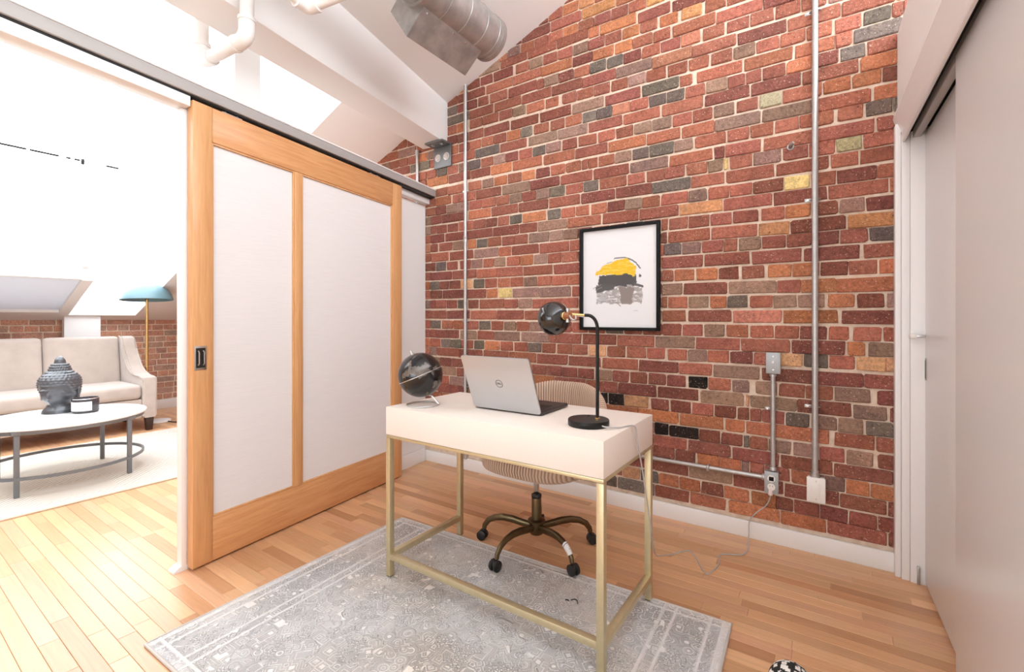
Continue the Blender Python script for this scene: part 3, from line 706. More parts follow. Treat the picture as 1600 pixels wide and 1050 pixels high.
# seat: slices along X, ribs run front to back
NX, hw_, hd = 264, .272, .265
rowsv = []
for i in range(NX+1):
    u = -1 + 2*i/NX; x = u*hw_
    k = max(.03, (1-abs(u)**3.2)**(1/2.6)); rib = .0062*abs(math.sin(math.pi*x/.0145))**.6
    yy = hd*k; th = .058*max(.12, (1-abs(u)**4)**.5)
    r = []
    for j in range(28):
        a = 2*math.pi*j/28; ca, sa = math.cos(a), math.sin(a)
        py = math.copysign(abs(ca)**.75, ca)*(yy-.002+rib); pz = math.copysign(abs(sa)**.55, sa)*(th+rib)
        if sa < 0: pz *= 1.05; py *= 1-.22*abs(sa)**1.5
        r.append((x, py+.0, pz))
    rowsv.append(r)
mb = MB(); V = mb.grid(rowsv, cv=True); mb.b.faces.new(V[0]); mb.b.faces.new(list(reversed(V[-1])))
def wale(o, vals):
    hi, lo = lin(208, 180, 158), lin(104, 82, 68)
    d = o.data.color_attributes.new('col', 'FLOAT_COLOR', 'POINT').data; buf = []
    for q in vals: buf += [lo[k] + (hi[k]-lo[k])*q for k in range(3)] + [1]
    d.foreach_set('color', buf)
wale(obj('seat', mb, M['corduroy'], ch, loc=(.035, -.005, .470), ang=70), [abs(math.sin(math.pi*(-1+2*i/NX)*hw_/.0145))**.7 for i in range(NX+1) for j in range(28)])
# wrap-around back: angle grid, ribs vertical
NA = 560; rowsv = []
for i in range(NA+1):
    a = R(-14) + R(208)*i/NA; e = math.sin(max(0, min(1, (a-R(-14))/R(208)))*math.pi)
    zt = .50 + .315*e**.52; zt = min(zt, .808); rad = .288 + .0; rib = .0062*abs(math.sin(math.pi*a*rad/.0145))**.6; hth = .026*min(1, .35+1.6*e)
    z0 = .44; r = []
    lean = .05
    for j in range(26):
        q = 2*math.pi*j/26; cq, sq = math.cos(q), math.sin(q)
        zz = (z0+zt)/2 + math.copysign(abs(sq)**.45, sq)*(zt-z0)/2*(1) + (rib if sq > 0 else 0)
        ro = rad + lean*max(0, (zz-.46))*1.2 + math.copysign(abs(cq)**.8, cq)*(hth+rib)
        r.append((ro*math.cos(a)*.97, ro*math.sin(a)*.92, zz))
    rowsv.append(r)
mb = MB(); V = mb.grid(rowsv, cv=True); mb.b.faces.new(V[0]); mb.b.faces.new(list(reversed(V[-1])))
wale(obj('backrest', mb, M['corduroy'], ch, loc=(.03, .012, 0), ang=70), [abs(math.sin(math.pi*(R(-14)+R(208)*i/NA)*.288/.0145))**.7 for i in range(NA+1) for j in range(26)])
obj('seat_plate', MB().box(-.09, -.09, .398, .09, .09, .416, .005), M['black'], ch)
obj('gas_lift', MB().lathe([(0, .25), (.0125, .25), (.0125, .30), (.014, .302), (.014, .40), (0, .40)], 24), M['chrome'], ch)
obj('column', MB().lathe([(0, .10), (.0245, .10), (.0245, .268), (.0225, .274), (.0130, .275), (0, .275)], 28), M['bronze'], ch)
obj('collar', MB().lathe([(.0245, .262), (.0258, .264), (.0258, .276), (.0235, .279), (.0130, .279)], 28), M['black_rubber'], ch)
obj('hub', MB().lathe([(0, .082), (.032, .082), (.036, .088), (.036, .138), (.044, .141), (.044, .150), (.034, .156), (.0246, .156)], 28), M['bronze'], ch)
for k, deg in enumerate((-166, -98, -25, 46, 117)):
    a = R(deg); ca, sa = math.cos(a), math.sin(a)
    P = [(.034, .118), (.075, .124), (.13, .134), (.18, .136), (.225, .128), (.262, .108), (.283, .080), (.287, .062)]
    lg = obj('leg', MB().tube([(r*ca, r*sa, z) for r, z in P], [.017, .0185, .019, .018, .0165, .015, .0135, .0125], 14, flat=.72), M['bronze'], ch)
    cx, cy = .287*ca, .287*sa; t_ = Vector((-sa, ca, 0)); o_ = Vector((ca, sa, 0))
    cc = Vector((cx, cy, 0)) + o_*.010
    zf = .0105 if deg in (-98, -25) else .001
    mb = MB().cyl((cx, cy, .030+zf), (cx, cy, .070), .0065, n=12)
    for sg in (-1, 1):
        mb.tube([cc + t_*(sg*.005) + Vector((0, 0, .0255+zf)), cc + t_*(sg*.0075) + Vector((0, 0, .0255+zf)), cc + t_*(sg*.019) + Vector((0, 0, .0255+zf)), cc + t_*(sg*.0215) + Vector((0, 0, .0255+zf))], [.022, .0253, .0253, .021], 20)
    mb.sphere(cc + Vector((0, 0, .034+zf)), .019, 16, (1, 1, .9))
    obj('caster', mb, M['black_rubber'], lg)
    if deg == -25:
        def leg_pt(r, z, n_): return Vector((r*ca, r*sa, z))
        st = obj('sticker', MB().tube([(.232*ca, .232*sa, .1243), (.250*ca, .250*sa, .1155), (.264*ca, .264*sa, .1055), (.276*ca, .276*sa, .092)], [.0168, .0163, .0157, .0150], 14, caps=False, flat=.74), M['paper'], lg); st['label'] = 'white paper sticker'
        obj('sticker_stripe', MB().tube([(.240*ca, .240*sa, .1207), (.2425*ca, .2425*sa, .1195)], [.0170, .0169], 14, caps=False, flat=.75), M['ink'], lg)

# ---------------------------------------------------------------- laptop
lp = thing('laptop', 'open silver laptop on the desk with its lid towards the viewer', 'laptop', (-1.114, 1.590, TOP), R(.8))
hwl = .169; cx = math.atan2(.094, .226)
base = obj('base', B(-hwl, .004, .0035, hwl, .240, .0175, .003), M['lap_dark'], lp)
for sx in (-.13, .13):
    for sy in (.03, .215): obj('rubber_foot', MB().cyl((sx, sy, 0), (sx, sy, .0037), .007, n=14), M['black_rubber'], base)
kb = MB()
for rr_ in range(6):
    for k in range(14): kb.box(-.148+k*.0212, .030+rr_*.0185, .0174, -.148+k*.0212+.0178, .030+rr_*.0185+.0152, .0192)
tag(obj('keyboard', kb, M['key'], lp, smooth=False), None, kind='stuff')
obj('touchpad', B(-.052, .155, .0172, .052, .228, .0180, .0004), M['lap_dark'], lp)
obj('hinge', MB().cyl((-.12, .004, .0150), (.12, .004, .0150), .0050, n=14), M['lap_dark'], lp)
lid = bpy.data.objects.new('lid_assembly', None)
bpy.data.objects.remove(lid)
LM = Matrix.Translation((0, 0, .014)) @ Matrix.Rotation(cx, 4, 'X')    # lid plane: local Z up the lid, local -Y = outer face
def lid_obj(name, mb, m, parent=lp, **k):
    mb.b.transform(LM); return obj(name, mb, m, parent, **k)
def rrect(w0, w1, h0, h1, r, n=5):
    pts = []
    for (cx_, cz_, a0) in ((w1-r, h0+r, -90), (w1-r, h1-r, 0), (w0+r, h1-r, 90), (w0+r, h0+r, 180)):
        for i in range(n+1): pts.append((cx_+r*math.cos(R(a0+90*i/n)), cz_+r*math.sin(R(a0+90*i/n))))
    return pts
ld = lid_obj('lid', MB().prism(rrect(-hwl, hwl, -.006, .243, .011), lambda a, b: (a, -.0052, b), lambda a, b: (a, .0008, b)), M['lap_silver'])
lid_obj('bezel', MB().prism(rrect(-hwl, hwl, -.005, .243, .011), lambda a, b: (a, .0009, b), lambda a, b: (a, .0030, b)), M['lap_dark'])
lid_obj('screen', MB().box(-hwl+.012, .0031, .018, hwl-.012, .0034, .231), M['screen'])
mb = MB(); n = 40; ri, ro = .0152, .0178
a_ = mb.ring(Vector((0, -.0056, .122)), Vector((1, 0, 0)), Vector((0, 0, 1)), ri, n); b_ = mb.ring(Vector((0, -.0056, .122)), Vector((1, 0, 0)), Vector((0, 0, 1)), ro, n)
mb.bridge(a_, b_); mb.b.transform(LM); obj('emblem_ring', mb, M['logo'], ld)
fc = bpy.data.curves.new('lettering', 'FONT'); fc.body = 'DELL'; fc.size = .0115; fc.align_x = 'CENTER'; fc.align_y = 'CENTER'; fc.extrude = .0002; fc.offset = .0003
fo = bpy.data.objects.new('lettering', fc); C.objects.link(fo)
bpy.context.view_layer.update()
me = bpy.data.meshes.new_from_object(fo.evaluated_get(bpy.context.evaluated_depsgraph_get())); bpy.data.objects.remove(fo)
me.transform(LM @ Matrix.Translation((0, -.0056, .122)) @ Matrix.Rotation(R(90), 4, 'X')); me.materials.clear(); me.materials.append(M['logo'])
link('lettering', me, ld)

# ---------------------------------------------------------------- desk lamp with its cord
lx, ly = -.726, 1.566
lm = thing('desk_lamp', 'black desk lamp with a domed shade and a bent stem', 'lamp', (lx, ly, TOP))
obj('base', MB().lathe([(0, 0), (.074, 0), (.0755, .002), (.0755, .020), (.0735, .023), (0, .0235)], 56), M['black'], lm)
obj('switch', MB().lathe([(0, .0234), (.005, .0234), (.005, .0265), (.003, .0275), (0, .0275)], 14, (-.018, .042, 0)), M['black_rubber'], lm)
px_, py_ = .030, .012
obj('stem_nut', MB().lathe([(0, .0233), (.010, .0233), (.010, .0275), (.0065, .0300), (0, .0300)], 20, (px_, py_, 0)), M['brass_bright'], lm)
ad = Vector((-.90, -.36, 0)).normalized()
ztop = .405
stem = [(px_, py_, .028), (px_, py_, .2), (px_, py_, ztop-.05)]
for k in range(1, 9):
    a = R(90*k/8); q = Vector((px_, py_, ztop-.05)) + ad*(.035*(1-math.cos(a))) + Vector((0, 0, .05*math.sin(a))); stem.append(q)
stem.append(stem[-1] + ad*.012)
obj('stem', MB().tube(stem, .0062, 14), M['black'], lm)
pe = stem[-1]
rod_end = pe + ad*.046 + Vector((0, 0, .004))
obj('brass_rod', MB().cyl(pe - ad*.002, rod_end, .0046, n=14), M['brass_bright'], lm)
dr = Vector((-.868, .46, -.12)).normalized()        # direction the shade opens to
axis = Matrix((dr.orthogonal().normalized(), dr.cross(dr.orthogonal().normalized()).normalized(), dr)).transposed()
sc_ = rod_end + Vector((-.012, -.010, -.004))              # socket base
obj('socket', MB().lathe([(0, -.014), (.010, -.014), (.0125, -.011), (.0130, .018), (0, .018)], 24, sc_, axis), M['copper'], lm)
obj('socket_ring', MB().lathe([(.0128, .016), (.0150, .018), (.0150, .030), (.0125, .033), (0, .033)], 24, sc_, axis), M['brass_bright'], lm)
jo = obj('joint', MB().cyl(sc_ + axis @ Vector((0, 0, .002)) + Vector((0, 0, -.024)), sc_ + axis @ Vector((0, 0, .002)) + Vector((0, 0, .024)), .0045, n=12), M['steel'], lm)
for sg in (-1, 1):
    obj('thumb_screw', MB().cyl(sc_ + axis @ Vector((0, 0, .002)) + Vector((0, 0, sg*.018)), sc_ + axis @ Vector((0, 0, .002)) + Vector((0, 0, sg*.026)), .0070, n=14), M['steel'], jo)
rs = .067; prof = [(.010, .030)]
for k in range(1, 15):
    a = R(90*k/14*1.12); prof.append((max(.010, rs*math.sin(a)), .030 + rs*(1-math.cos(a))))
pin = [(r-.0022 if r > .0125 else r, z+.0012) for r, z in reversed(prof)]
obj('shade', MB().lathe(prof + pin + [(0.0, .0312)], 56, sc_, axis), M['black_gloss'], lm)
obj('bulb', MB().sphere(sc_ + axis @ Vector((0, 0, .070)), .022, 20), M['wax'], lm)
wl = [sc_ + axis @ Vector((.002, 0, -.012)), sc_ + Vector((.020, -.012, -.012)), sc_ + Vector((.034, -.020, -.018)), sc_ + Vector((.040, -.014, -.013)), sc_ + Vector((.034, -.004, -.002)), rod_end + ad*-.012 + Vector((0, 0, -.004)), pe + Vector((0, 0, -.006))]
obj('lamp_wire', MB().tube(wl, .0026, 8), M['cord'], lm)
O = Vector((lx, ly, TOP))
def smoothpts(P, k=6):
    P = [Vector(p) for p in P]; out = []
    for i in range(len(P)-1):
        p0 = P[max(i-1, 0)]; p1 = P[i]; p2 = P[i+1]; p3 = P[min(i+2, len(P)-1)]
        for j in range(k):
            t = j/k; out.append(.5*((2*p1)+(-p0+p2)*t+(2*p0-5*p1+4*p2-p3)*t*t+(-p0+3*p1-3*p2+p3)*t*t*t))
    out.append(P[-1]); return out
cordp = [(-.660, 1.535, .7785), (-.640, 1.530, .7775), (-.612, 1.575, .7715), (-.594, 1.618, .7715), (-.583, 1.640, .7690), (-.578, 1.655, .755), (-.574, 1.662, .700), (-.566, 1.69, .600), (-.560, 1.73, .46), (-.565, 1.80, .32), (-.60, 1.96, .16), (-.632, 2.16, .06), (-.622, 2.30, .008), (-.605, 2.348, .004), (-.575, 2.385, .004), (-.552, 2.385, .004), (-.52, 2.345, .004), (-.498, 2.298, .004), (-.470, 2.245, .004), (-.443, 2.225, .004), (-.425, 2.29, .004), (-.418, 2.352, .004), (-.432, 2.41, .004), (-.420, 2.452, .004), (-.375, 2.478, .004), (-.338, 2.505, .004), (-.325, 2.56, .008), (-.330, 2.65, .045), (-.333, 2.700, .10), (-.300, 2.703, .150), (-.258, 2.700, .195), (-.240, 2.695, .235), (-.236, 2.692, .262)]
obj('cord', MB().tube([p - O for p in smoothpts(cordp, 5)], .0028, 8), M['cord'], lm)
obj('cord_plug', MB().tube([Vector((-.2375, 2.690, .258))-O, Vector((-.236, 2.690, .268))-O, Vector((-.235, 2.6915, .300))-O, Vector((-.234, 2.692, .308))-O], [.010, .013, .0135, .011], 10, flat=.8), M['plug'], lm)

# ---------------------------------------------------------------- globe
gl_ = thing('desk_globe', 'small black globe with grey continents on a steel ring stand', 'globe', (-1.515, 1.503, TOP))
gc = Vector((-.012, -.004, .137)); gr = .1005
tilt = Vector((-.30, -.20, .88)).normalized()
gax = Matrix((tilt.orthogonal().normalized(), tilt.cross(tilt.orthogonal().normalized()).normalized(), tilt)).transposed()
obj('sphere', MB().sphere((0, 0, 0), gr, 64, mtx=gax), M['globe'], gl_, loc=gc)
obj('equator', MB().lathe([(gr-.001, -.0022), (gr+.0007, -.0014), (gr+.0007, .0014), (gr-.001, .0022)], 72, gc, gax), M['steel'], gl_)
obj('pole_pin', MB().lathe([(0, gr-.002), (.010, gr-.001), (.010, gr+.004), (.0055, gr+.006), (.0050, gr+.017), (.003, gr+.019), (0, gr+.019)], 18, gc, gax), M['steel'], gl_)
ringc = Vector((0, 0, .0035))
obj('stand_ring', MB().tube([ringc + Vector((.073*math.cos(2*math.pi*k/48), .073*math.sin(2*math.pi*k/48), 0)) for k in range(48)], .0035, 10, closed=True), M['steel'], gl_)
pb = gc - tilt*(gr-.001)
sp = smoothpts([pb, pb + Vector((.012, .008, -.006)), Vector((.052, .034, .014)), Vector((.062, .0385, .0055))], 6)
obj('stand_arm', MB().tube(sp, .0040, 10), M['steel'], gl_)

# ---------------------------------------------------------------- picture on the brick wall
pf = thing('framed_print', 'black framed abstract print with yellow and charcoal brush strokes on brick', 'picture', (-1.0595, YB-.008, 1.412))
w, h_, dp, fw = .2565, .3245, .028, .019
for q in ((-w, -h_, -w+fw, h_), (w-fw, -h_, w, h_)): obj('frame_side', B(q[0], -dp, q[1], q[2], 0, q[3], .0015), M['frame_black'], pf)
for q in ((-w+fw, h_-fw, w-fw, h_), (-w+fw, -h_, w-fw, -h_+fw)): obj('frame_side', B(q[0], -dp, q[1], q[2], 0, q[3], .0015), M['frame_black'], pf)
obj('backing', B(-w+.004, -.006, -h_+.004, w-.004, -.001, h_-.004), M['mdf'], pf)
def stroke_noise(x, y, s, k): return mnoise.fractal(Vector((x*s, y*s, k)), 1.0, 2.0, 4)
def art(u, v):
    """u,v in 0..1 across the print, v downwards"""
    c = (.86, .86, .87)
    e = stroke_noise(u, v, 7, 1)*.03; s1 = stroke_noise(u, v*6, 5, 2); s2 = stroke_noise(u*3, v*14, 4, 5)
    uu, vv = u+e, v+stroke_noise(u, v, 9, 3)*.018
    # grey wash
    if .20 < uu < .80 and .575+.02*s1 < vv < .755+.02*s2 and s2 > -.42: c = (.40, .37, .36) if s1 > -.05 else (.58, .56, .55)
    if .20 < uu < .34 and .60 < vv < .76 and s2 > .05: c = (.50, .49, .49)
    if .52 < uu < .70 and .60 < vv < .765: c = (.27, .225, .21)
    # charcoal band
    top = .475 + .05*abs(u-.56) - .015
    if .235 < uu < .745 and top < vv < .600+.02*s1 - .05*(u-.25): c = (.085, .082, .085)
    if .20 < uu < .45 and .565 < vv < .640 - .10*(u-.2): c = (.10, .098, .10)
    if .70 < uu < .82 and abs(v-(.565+.25*(u-.70))) < .012: c = (.12, .11, .12)
    if abs(math.hypot(u-.785, (v-.49)*1.1)) < .018: c = (.10, .09, .10)
    # arc line over the top
    d = math.hypot((u-.52)/.30, (v-.52)/.225)
    if .97 < d+e*.3 < 1.03 and v < .42 and u > .44: c = (.20, .18, .19)
    if .30 < u < .46 and abs(v-.322-(.46-u)*.20) < .005 and s1 > -.2: c = (.50, .49, .49)
    # yellow
    yb = .47 - .005 + .03*max(0, u-.60)/.14
    yt = .41 - .09*math.sin(max(0, min(1, (u-.19)/.50))*math.pi*.62) + .05*max(0, u-.60)/.14
    if .19 < uu < .735 and yt+.02*s1 < vv < yb+.01*s1: c = (.86, .55, .02) if s2 > -.25 else (.90, .66, .14)
    # fine scribble lines
    for k, (a0, b0, a1, b1) in enumerate(((.14, .60, .26, .56), (.17, .62, .28, .585), (.22, .74, .50, .725), (.47, .74, .53, .79), (.44, .73, .50, .77))):
        t_ = max(0, min(1, ((u-a0)*(a1-a0)+(v-b0)*(b1-b0))/((a1-a0)**2+(b1-b0)**2)))
        if math.hypot(u-a0-t_*(a1-a0), v-b0-t_*(b1-b0)) < .003: c = (.30, .29, .29)
    if abs(u-.735) < .03 and abs(v-.835) < .004: c = (.60, .60, .61)
    return c
nu, nv = 120, 156; pw, ph = w-fw-.001, h_-fw-.001
vs = []; cs = []; fs = []
for j in range(nv+1):
    for i in range(nu+1):
        u, v = i/nu, j/nv; vs.append((-pw+2*pw*u, -.0075, ph-2*ph*v)); cs += [*art(u, v), 1]
for j in range(nv):
    for i in range(nu):
        k = j*(nu+1)+i; fs.append((k, k+nu+1, k+nu+2, k+1))
me = bpy.data.meshes.new('print'); me.from_pydata(vs, [], fs); me.materials.append(M['print'])
me.color_attributes.new('col', 'FLOAT_COLOR', 'POINT').data.foreach_set('color', cs); link('print', me, pf)
obj('glass', B(-pw, -.013, -ph, pw, -.0105, ph), M['glass'], pf, smooth=False)

# ---------------------------------------------------------------- conduits and electrical boxes
def clamp(parent, x, y, z, r):
    m_ = obj('clamp', MB().tube([(x+r*1.35*math.cos(a), y-r*1.25*math.sin(a)-.000, z) for a in [R(q) for q in range(0, 181, 20)]], .0035, 6, flat=2.2), M['conduit'], parent)
    obj('clamp_tab', MB().box(x-r*3.2, y-.001, z-.008, x-r*1.2, y+.0015, z+.008, .001), M['conduit'], m_)
    obj('screw', MB().cyl((x-r*2.3, y-.001, z), (x-r*2.3, y-.005, z), .0045, n=10), M['chrome'], m_)
YC = YB-.022
def coupling(parent, x, z): obj('coupling', MB().lathe([(.0137, -.024), (.0162, -.023), (.0162, -.002), (.0150, 0), (.0162, .002), (.0162, .023), (.0137, .024)], 18, (x, 0, z)), M['conduit'], parent)
cd = thing('conduit', 'thin steel conduit running up the brick beside the white beam', 'conduit', (-2.283, YC, .09))
obj('pipe', MB().cyl((0, 0, 0), (0, 0, 2.87), .0130, n=18), M['conduit'], cd); coupling(cd, 0, 1.68)
for z in (.55, 1.05, 2.05): clamp(cd, 0, .018, z, .013)
cd = thing('conduit', 'tall steel conduit on the brick ending at a white double switch plate', 'conduit', (-.046, YC, .37))
obj('pipe', MB().cyl((0, 0, .015), (0, 0, 3.42), .0138, n=20), M['conduit'], cd)
obj('connector', MB().lathe([(.0138, .012), (.020, .012), (.020, .030), (.0165, .032), (.0165, .045), (.0138, .046)], 20), M['conduit'], cd)
for z in (.355, 1.38, 2.31): clamp(cd, 0, .018, z, .0138)
cd = thing('conduit', 'short steel conduit joining the grey switch box to the outlet below', 'conduit', (-.2265, YC, .378))
obj('pipe', MB().cyl((0, 0, .004), (0, 0, .502), .0118, n=18), M['conduit'], cd)
for z in (.004, .486): obj('connector', MB().lathe([(.0118, 0), (.0175, 0), (.0175, .012), (.0145, .016), (.0118, .016)], 18, (0, 0, z)), M['conduit'], cd)
clamp(cd, 0, .018, .315, .0118)
cd = thing('conduit', 'horizontal steel conduit running low along the brick to the outlet', 'conduit', (-.262, YC, .338))
obj('pipe', MB().cyl((-1.99, 0, 0), (-.002, 0, 0), .0118, n=18), M['conduit'], cd)
obj('connector', MB().tube([(-.016, 0, 0), (-.012, 0, 0), (-.001, 0, 0)], [.0150, .0172, .0172], 18), M['conduit'], cd)
obj('clamp', MB().box(-.285, -.017, -.016, -.270, .018, .016, .003), M['conduit'], cd)
cd = thing('conduit', 'steel conduit dropping behind the white header beside the beam bracket', 'conduit', (-2.801, YC, 2.06))
obj('pipe', MB().cyl((0, 0, 0), (0, 0, .47), .0125, n=16), M['conduit'], cd); obj('connector', MB().cyl((0, 0, .45), (0, 0, .495), .017, n=16), M['conduit'], cd)

sw = thing('switch_box', 'grey steel surface box with a toggle switch on the brick', 'switch', (-.2235, YB-.004, .934))
obj('box', B(-.031, -.046, -.051, .031, 0, .051, .005), M['plate_grey'], sw)
fpl = obj('cover_plate', B(-.0325, -.050, -.0535, .0325, -.0462, .0535, .003), M['plate_grey'], sw)
obj('toggle', B(-.0045, -.062, -.002, .0045, -.050, .012, .002), M['plate_white'], fpl)
for z in (-.034, .034): obj('screw', MB().cyl((0, -.050, z), (0, -.0515, z), .0035, n=10), M['steel'], fpl)
ou = thing('outlet_box', 'grey steel outlet box near the baseboard with a plug in it', 'outlet', (-.2315, YB-.004, .324))
obj('box', B(-.030, -.044, -.053, .030, 0, .053, .004), M['plate_grey'], ou)
fpl = obj('cover_plate', B(-.0315, -.048, -.0550, .0315, -.0442, .0550, .002), M['plate_grey'], ou)
for z, m_ in ((.021, M['frame_black']), (-.021, M['plate_white'])):
    so = obj('socket', MB().cyl((0, -.047, z), (0, -.0500, z), .0175, n=26), M['plate_white'], fpl)
    if z > 0: obj('slot', MB().box(-.011, -.0512, z-.011, .011, -.0500, z+.010, .0005), m_, fpl)
    else:
        for sx in (-.006, .006): obj('slot', B(sx-.001, -.0505, z+.001, sx+.001, -.0499, z+.009), M['frame_black'], fpl)
dm = thing('switch_plate', 'white wide wall plate at the foot of the tall conduit', 'switch', (-.0415, YB-.004, .325))
obj('box', B(-.035, -.040, -.056, .035, 0, .056, .003), M['plate_white'], dm)
fpl = obj('cover_plate', B(-.0385, -.0455, -.0605, .0385, -.0402, .0605, .003), M['plate_white'], dm)
obj('paddle', B(-.0165, -.0475, -.033, .0165, -.0450, .033, .0012), M['plate_white'], fpl)
for z in (-.044, .044): obj('screw', MB().cyl((0, -.0455, z), (0, -.0468, z), .0034, n=10), M['steel'], fpl)
an = thing('wall_anchor', 'small rusty grey anchor bolt stuck in a brick right of the picture', 'bolt', (-.150, YB-.004, 2.032))
obj('stub', MB().tube([(0, .004, 0), (0, -.010, 0), (.006, -.026, .006), (.014, -.034, .010)], [.011, .010, .009, .007], 10), M['galv'], an)
obj('washer', MB().cyl((0, .003, 0), (0, -.003, 0), .016, n=14), M['galv'], an)

# ---------------------------------------------------------------- duct and pipes under the ceiling
du = thing('air_duct', 'galvanised round duct with a square outlet under the ceiling', 'duct', (-1.672, 2.212, 2.837))
rD = .123
obj('pipe', MB().tube([(0, -4.9, 0), (0, -.58, 0)], rD*.93, 48), M['galv'], du)
obj('duct_section', MB().tube([(0, -.60, 0), (0, -.004, 0)], rD, 56), M['galv'], du)
for yy in (-.595, -.45, -.31, -.17, -.06): obj('seam', MB().tube([(rD*1.004*math.cos(2*math.pi*k/48), yy, rD*1.004*math.sin(2*math.pi*k/48)) for k in range(48)], .0022, 6, closed=True), M['galv'], du)
ec = obj('end_cap', MB().tube([(0, -.030, 0), (0, .004, 0), (0, .007, 0)], [rD+.003, rD+.003, rD-.006], 56), M['galv'], du)
ya, yb = -.562, -.100
P3 = (.012, -rD-.001); P2 = (-.108, -.227); P1 = (-.228, -.056); P4 = (-.118, .045)
def side(name, poly, y0, y1, m_=M['galv']): return obj(name, MB().prism(poly, lambda a, b: (a, y0, b), lambda a, b: (a, y1, b)), m_, du, smooth=False)
def wall_of(p, q, tck=.002):
    d_ = Vector((q[0]-p[0], q[1]-p[1])).normalized(); n_ = Vector((-d_.y, d_.x))*tck
    return [p, q, (q[0]+n_.x, q[1]+n_.y), (p[0]+n_.x, p[1]+n_.y)]
side('outlet_side', wall_of(P3, P2), ya, yb); side('outlet_side', wall_of(P1, P4), ya, yb)
side('outlet_end', [P3, P2, P1, P4], ya-.002, ya); side('outlet_end', [P3, P2, P1, P4], yb, yb+.002)
for k in range(1, 8):
    f_ = k/8; cxx = P2[0]+(P1[0]-P2[0])*f_; czz = P2[1]+(P1[1]-P2[1])*f_
    side('louvre', [(cxx-.004, czz+.010), (cxx+.012, czz+.030), (cxx+.013, czz+.029), (cxx-.003, czz+.009)], ya+.001, yb-.001)
fl = side('flange', wall_of((P3[0]+.004, P3[1]+.002), (P3[0]-.022, P3[1]-.018), -.003), ya, yb)
for k in range(5):
    yy = ya+.03+k*(yb-ya-.06)/4; c_ = Vector((P3[0]-.008, yy, P3[1]-.0085)); nrm = Vector((.655, 0, -.755))
    obj('rivet', MB().cyl(c_, c_ + nrm*.005, .0048, n=10), M['chrome'], fl)
pp = thing('sprinkler_pipe', 'white pipe looping under the beam with two elbows', 'pipe', (-2.117, 1.023, 2.40))
A_ = Vector((0, 0, 0)); B_ = Vector((-.374, -.027, 0)); rp = .0285
obj('riser', MB().cyl((0, 0, .05), (0, 0, ceil_z(-2.14)-2.40-.004), rp, n=24), M['pvc'], pp)
obj('riser', MB().cyl(B_ + Vector((0, 0, .05)), B_ + Vector((0, 0, ceil_z(-2.52)-2.40-.004)), rp, n=24), M['pvc'], pp)
dv = (B_-A_).normalized(); obj('crossover', MB().cyl(A_ + dv*.05, B_ - dv*.05, rp, n=24), M['pvc'], pp)
for c_, d_ in ((A_, dv), (B_, -dv)):
    el = [c_ + Vector((0, 0, .085)), c_ + Vector((0, 0, .04))]
    for k in range(1, 7):
        a = R(90*k/6); el.append(c_ + Vector((0, 0, .04*(1-math.sin(a)))) + d_*(.04*(1-math.cos(a))))
    el.append(c_ + d_*.085)
    e_ = obj('elbow', MB().tube(el, rp+.005, 24), M['pvc'], pp)
    obj('elbow_collar', MB().cyl(c_ + d_*.072, c_ + d_*.088, rp+.0085, n=24), M['pvc'], e_); obj('elbow_collar', MB().cyl(c_ + Vector((0, 0, .072)), c_ + Vector((0, 0, .088)), rp+.0085, n=24), M['pvc'], e_)
p2 = thing('water_pipe', 'white pipe with a knuckle elbow hugging the ceiling beside the beam', 'pipe', (-1.918, 1.192, 2.55))
q0 = Vector((.07, -.40, 0)); q1 = Vector((0, 0, 0)); q2 = Vector((.32, .055, 0))
obj('run', MB().cyl(q0 + Vector((.17, -1.0, 0)), q1 + (q0-q1).normalized()*.03, rp-.0085, n=22), M['pvc'], p2); obj('run', MB().cyl(q1 + (q2-q1).normalized()*.03, q2, rp-.0085, n=22), M['pvc'], p2)
e_ = obj('elbow', MB().tube(smoothpts([q1 + (q0-q1).normalized()*.065, q1 + (q0-q1).normalized()*.03, q1 + Vector((.008, -.006, -.002)), q1 + (q2-q1).normalized()*.03, q1 + (q2-q1).normalized()*.065], 4), rp-.001, 22), M['pvc'], p2)
for d_ in ((q0-q1).normalized(), (q2-q1).normalized()): obj('elbow_collar', MB().cyl(q1 + d_*.052, q1 + d_*.068, rp+.002, n=22), M['pvc'], e_)

# ---------------------------------------------------------------- small things on the floor
th = thing('thread_scrap', 'tiny black thread lying on the grey rug', 'thread', (-.862, 1.69, .0098))
obj('strand', MB().tube(smoothpts([(0, 0, .001), (.012, .012, .003), (.024, .008, .003), (.034, -.006, .001)], 4), .0022, 6), M['ink'], th)
obj('strand', MB().tube([(-.02, -.01, .001), (-.010, -.006, .002), (-.004, -.009, .001)], .0024, 6), M['ink'], th)
po = thing('woven_ball', 'black and white woven ball on the bare floor at the picture edge', 'ball', (-.087, 1.611, .0005))
obj('ball', MB().sphere((0, 0, .062), .062, 32), M['weave'], po)
# ---------------------------------------------------------------- living room: sofa
so = thing('sofa', 'beige velvet sofa with scooped arms in front of the brick knee wall', 'sofa', (-6.2, .86, 0))
hl = 1.045
arm = [(.385, .135), (.385, .520), (.375, .548), (.345, .560), (.18, .562), (.06, .578), (-.04, .625), (-.13, .715), (-.20, .83), (-.245, .935), (-.285, .962), (-.33, .965), (-.375, .945), (-.385, .90), (-.375, .135)]
for sg in (-1, 1):
    y0, y1 = sg*hl, sg*(hl-.125)
    mb = MB().prism(arm, lambda a, b: (a, y0, b), lambda a, b: (a, y1, b))
    bmesh.ops.bevel(mb.b, geom=[e for e in mb.b.edges if abs(e.verts[0].co.y-e.verts[1].co.y) < 1e-4], offset=.016, segments=3, affect='EDGES')
    ar = obj('arm', mb, M['sofa'], so, ang=35)
    obj('arm_piping', MB().tube([(a+.002, y1 - sg*.006, b+.002) for a, b in arm[1:12]], .005, 6), M['sofa'], ar)
iw = hl-.126
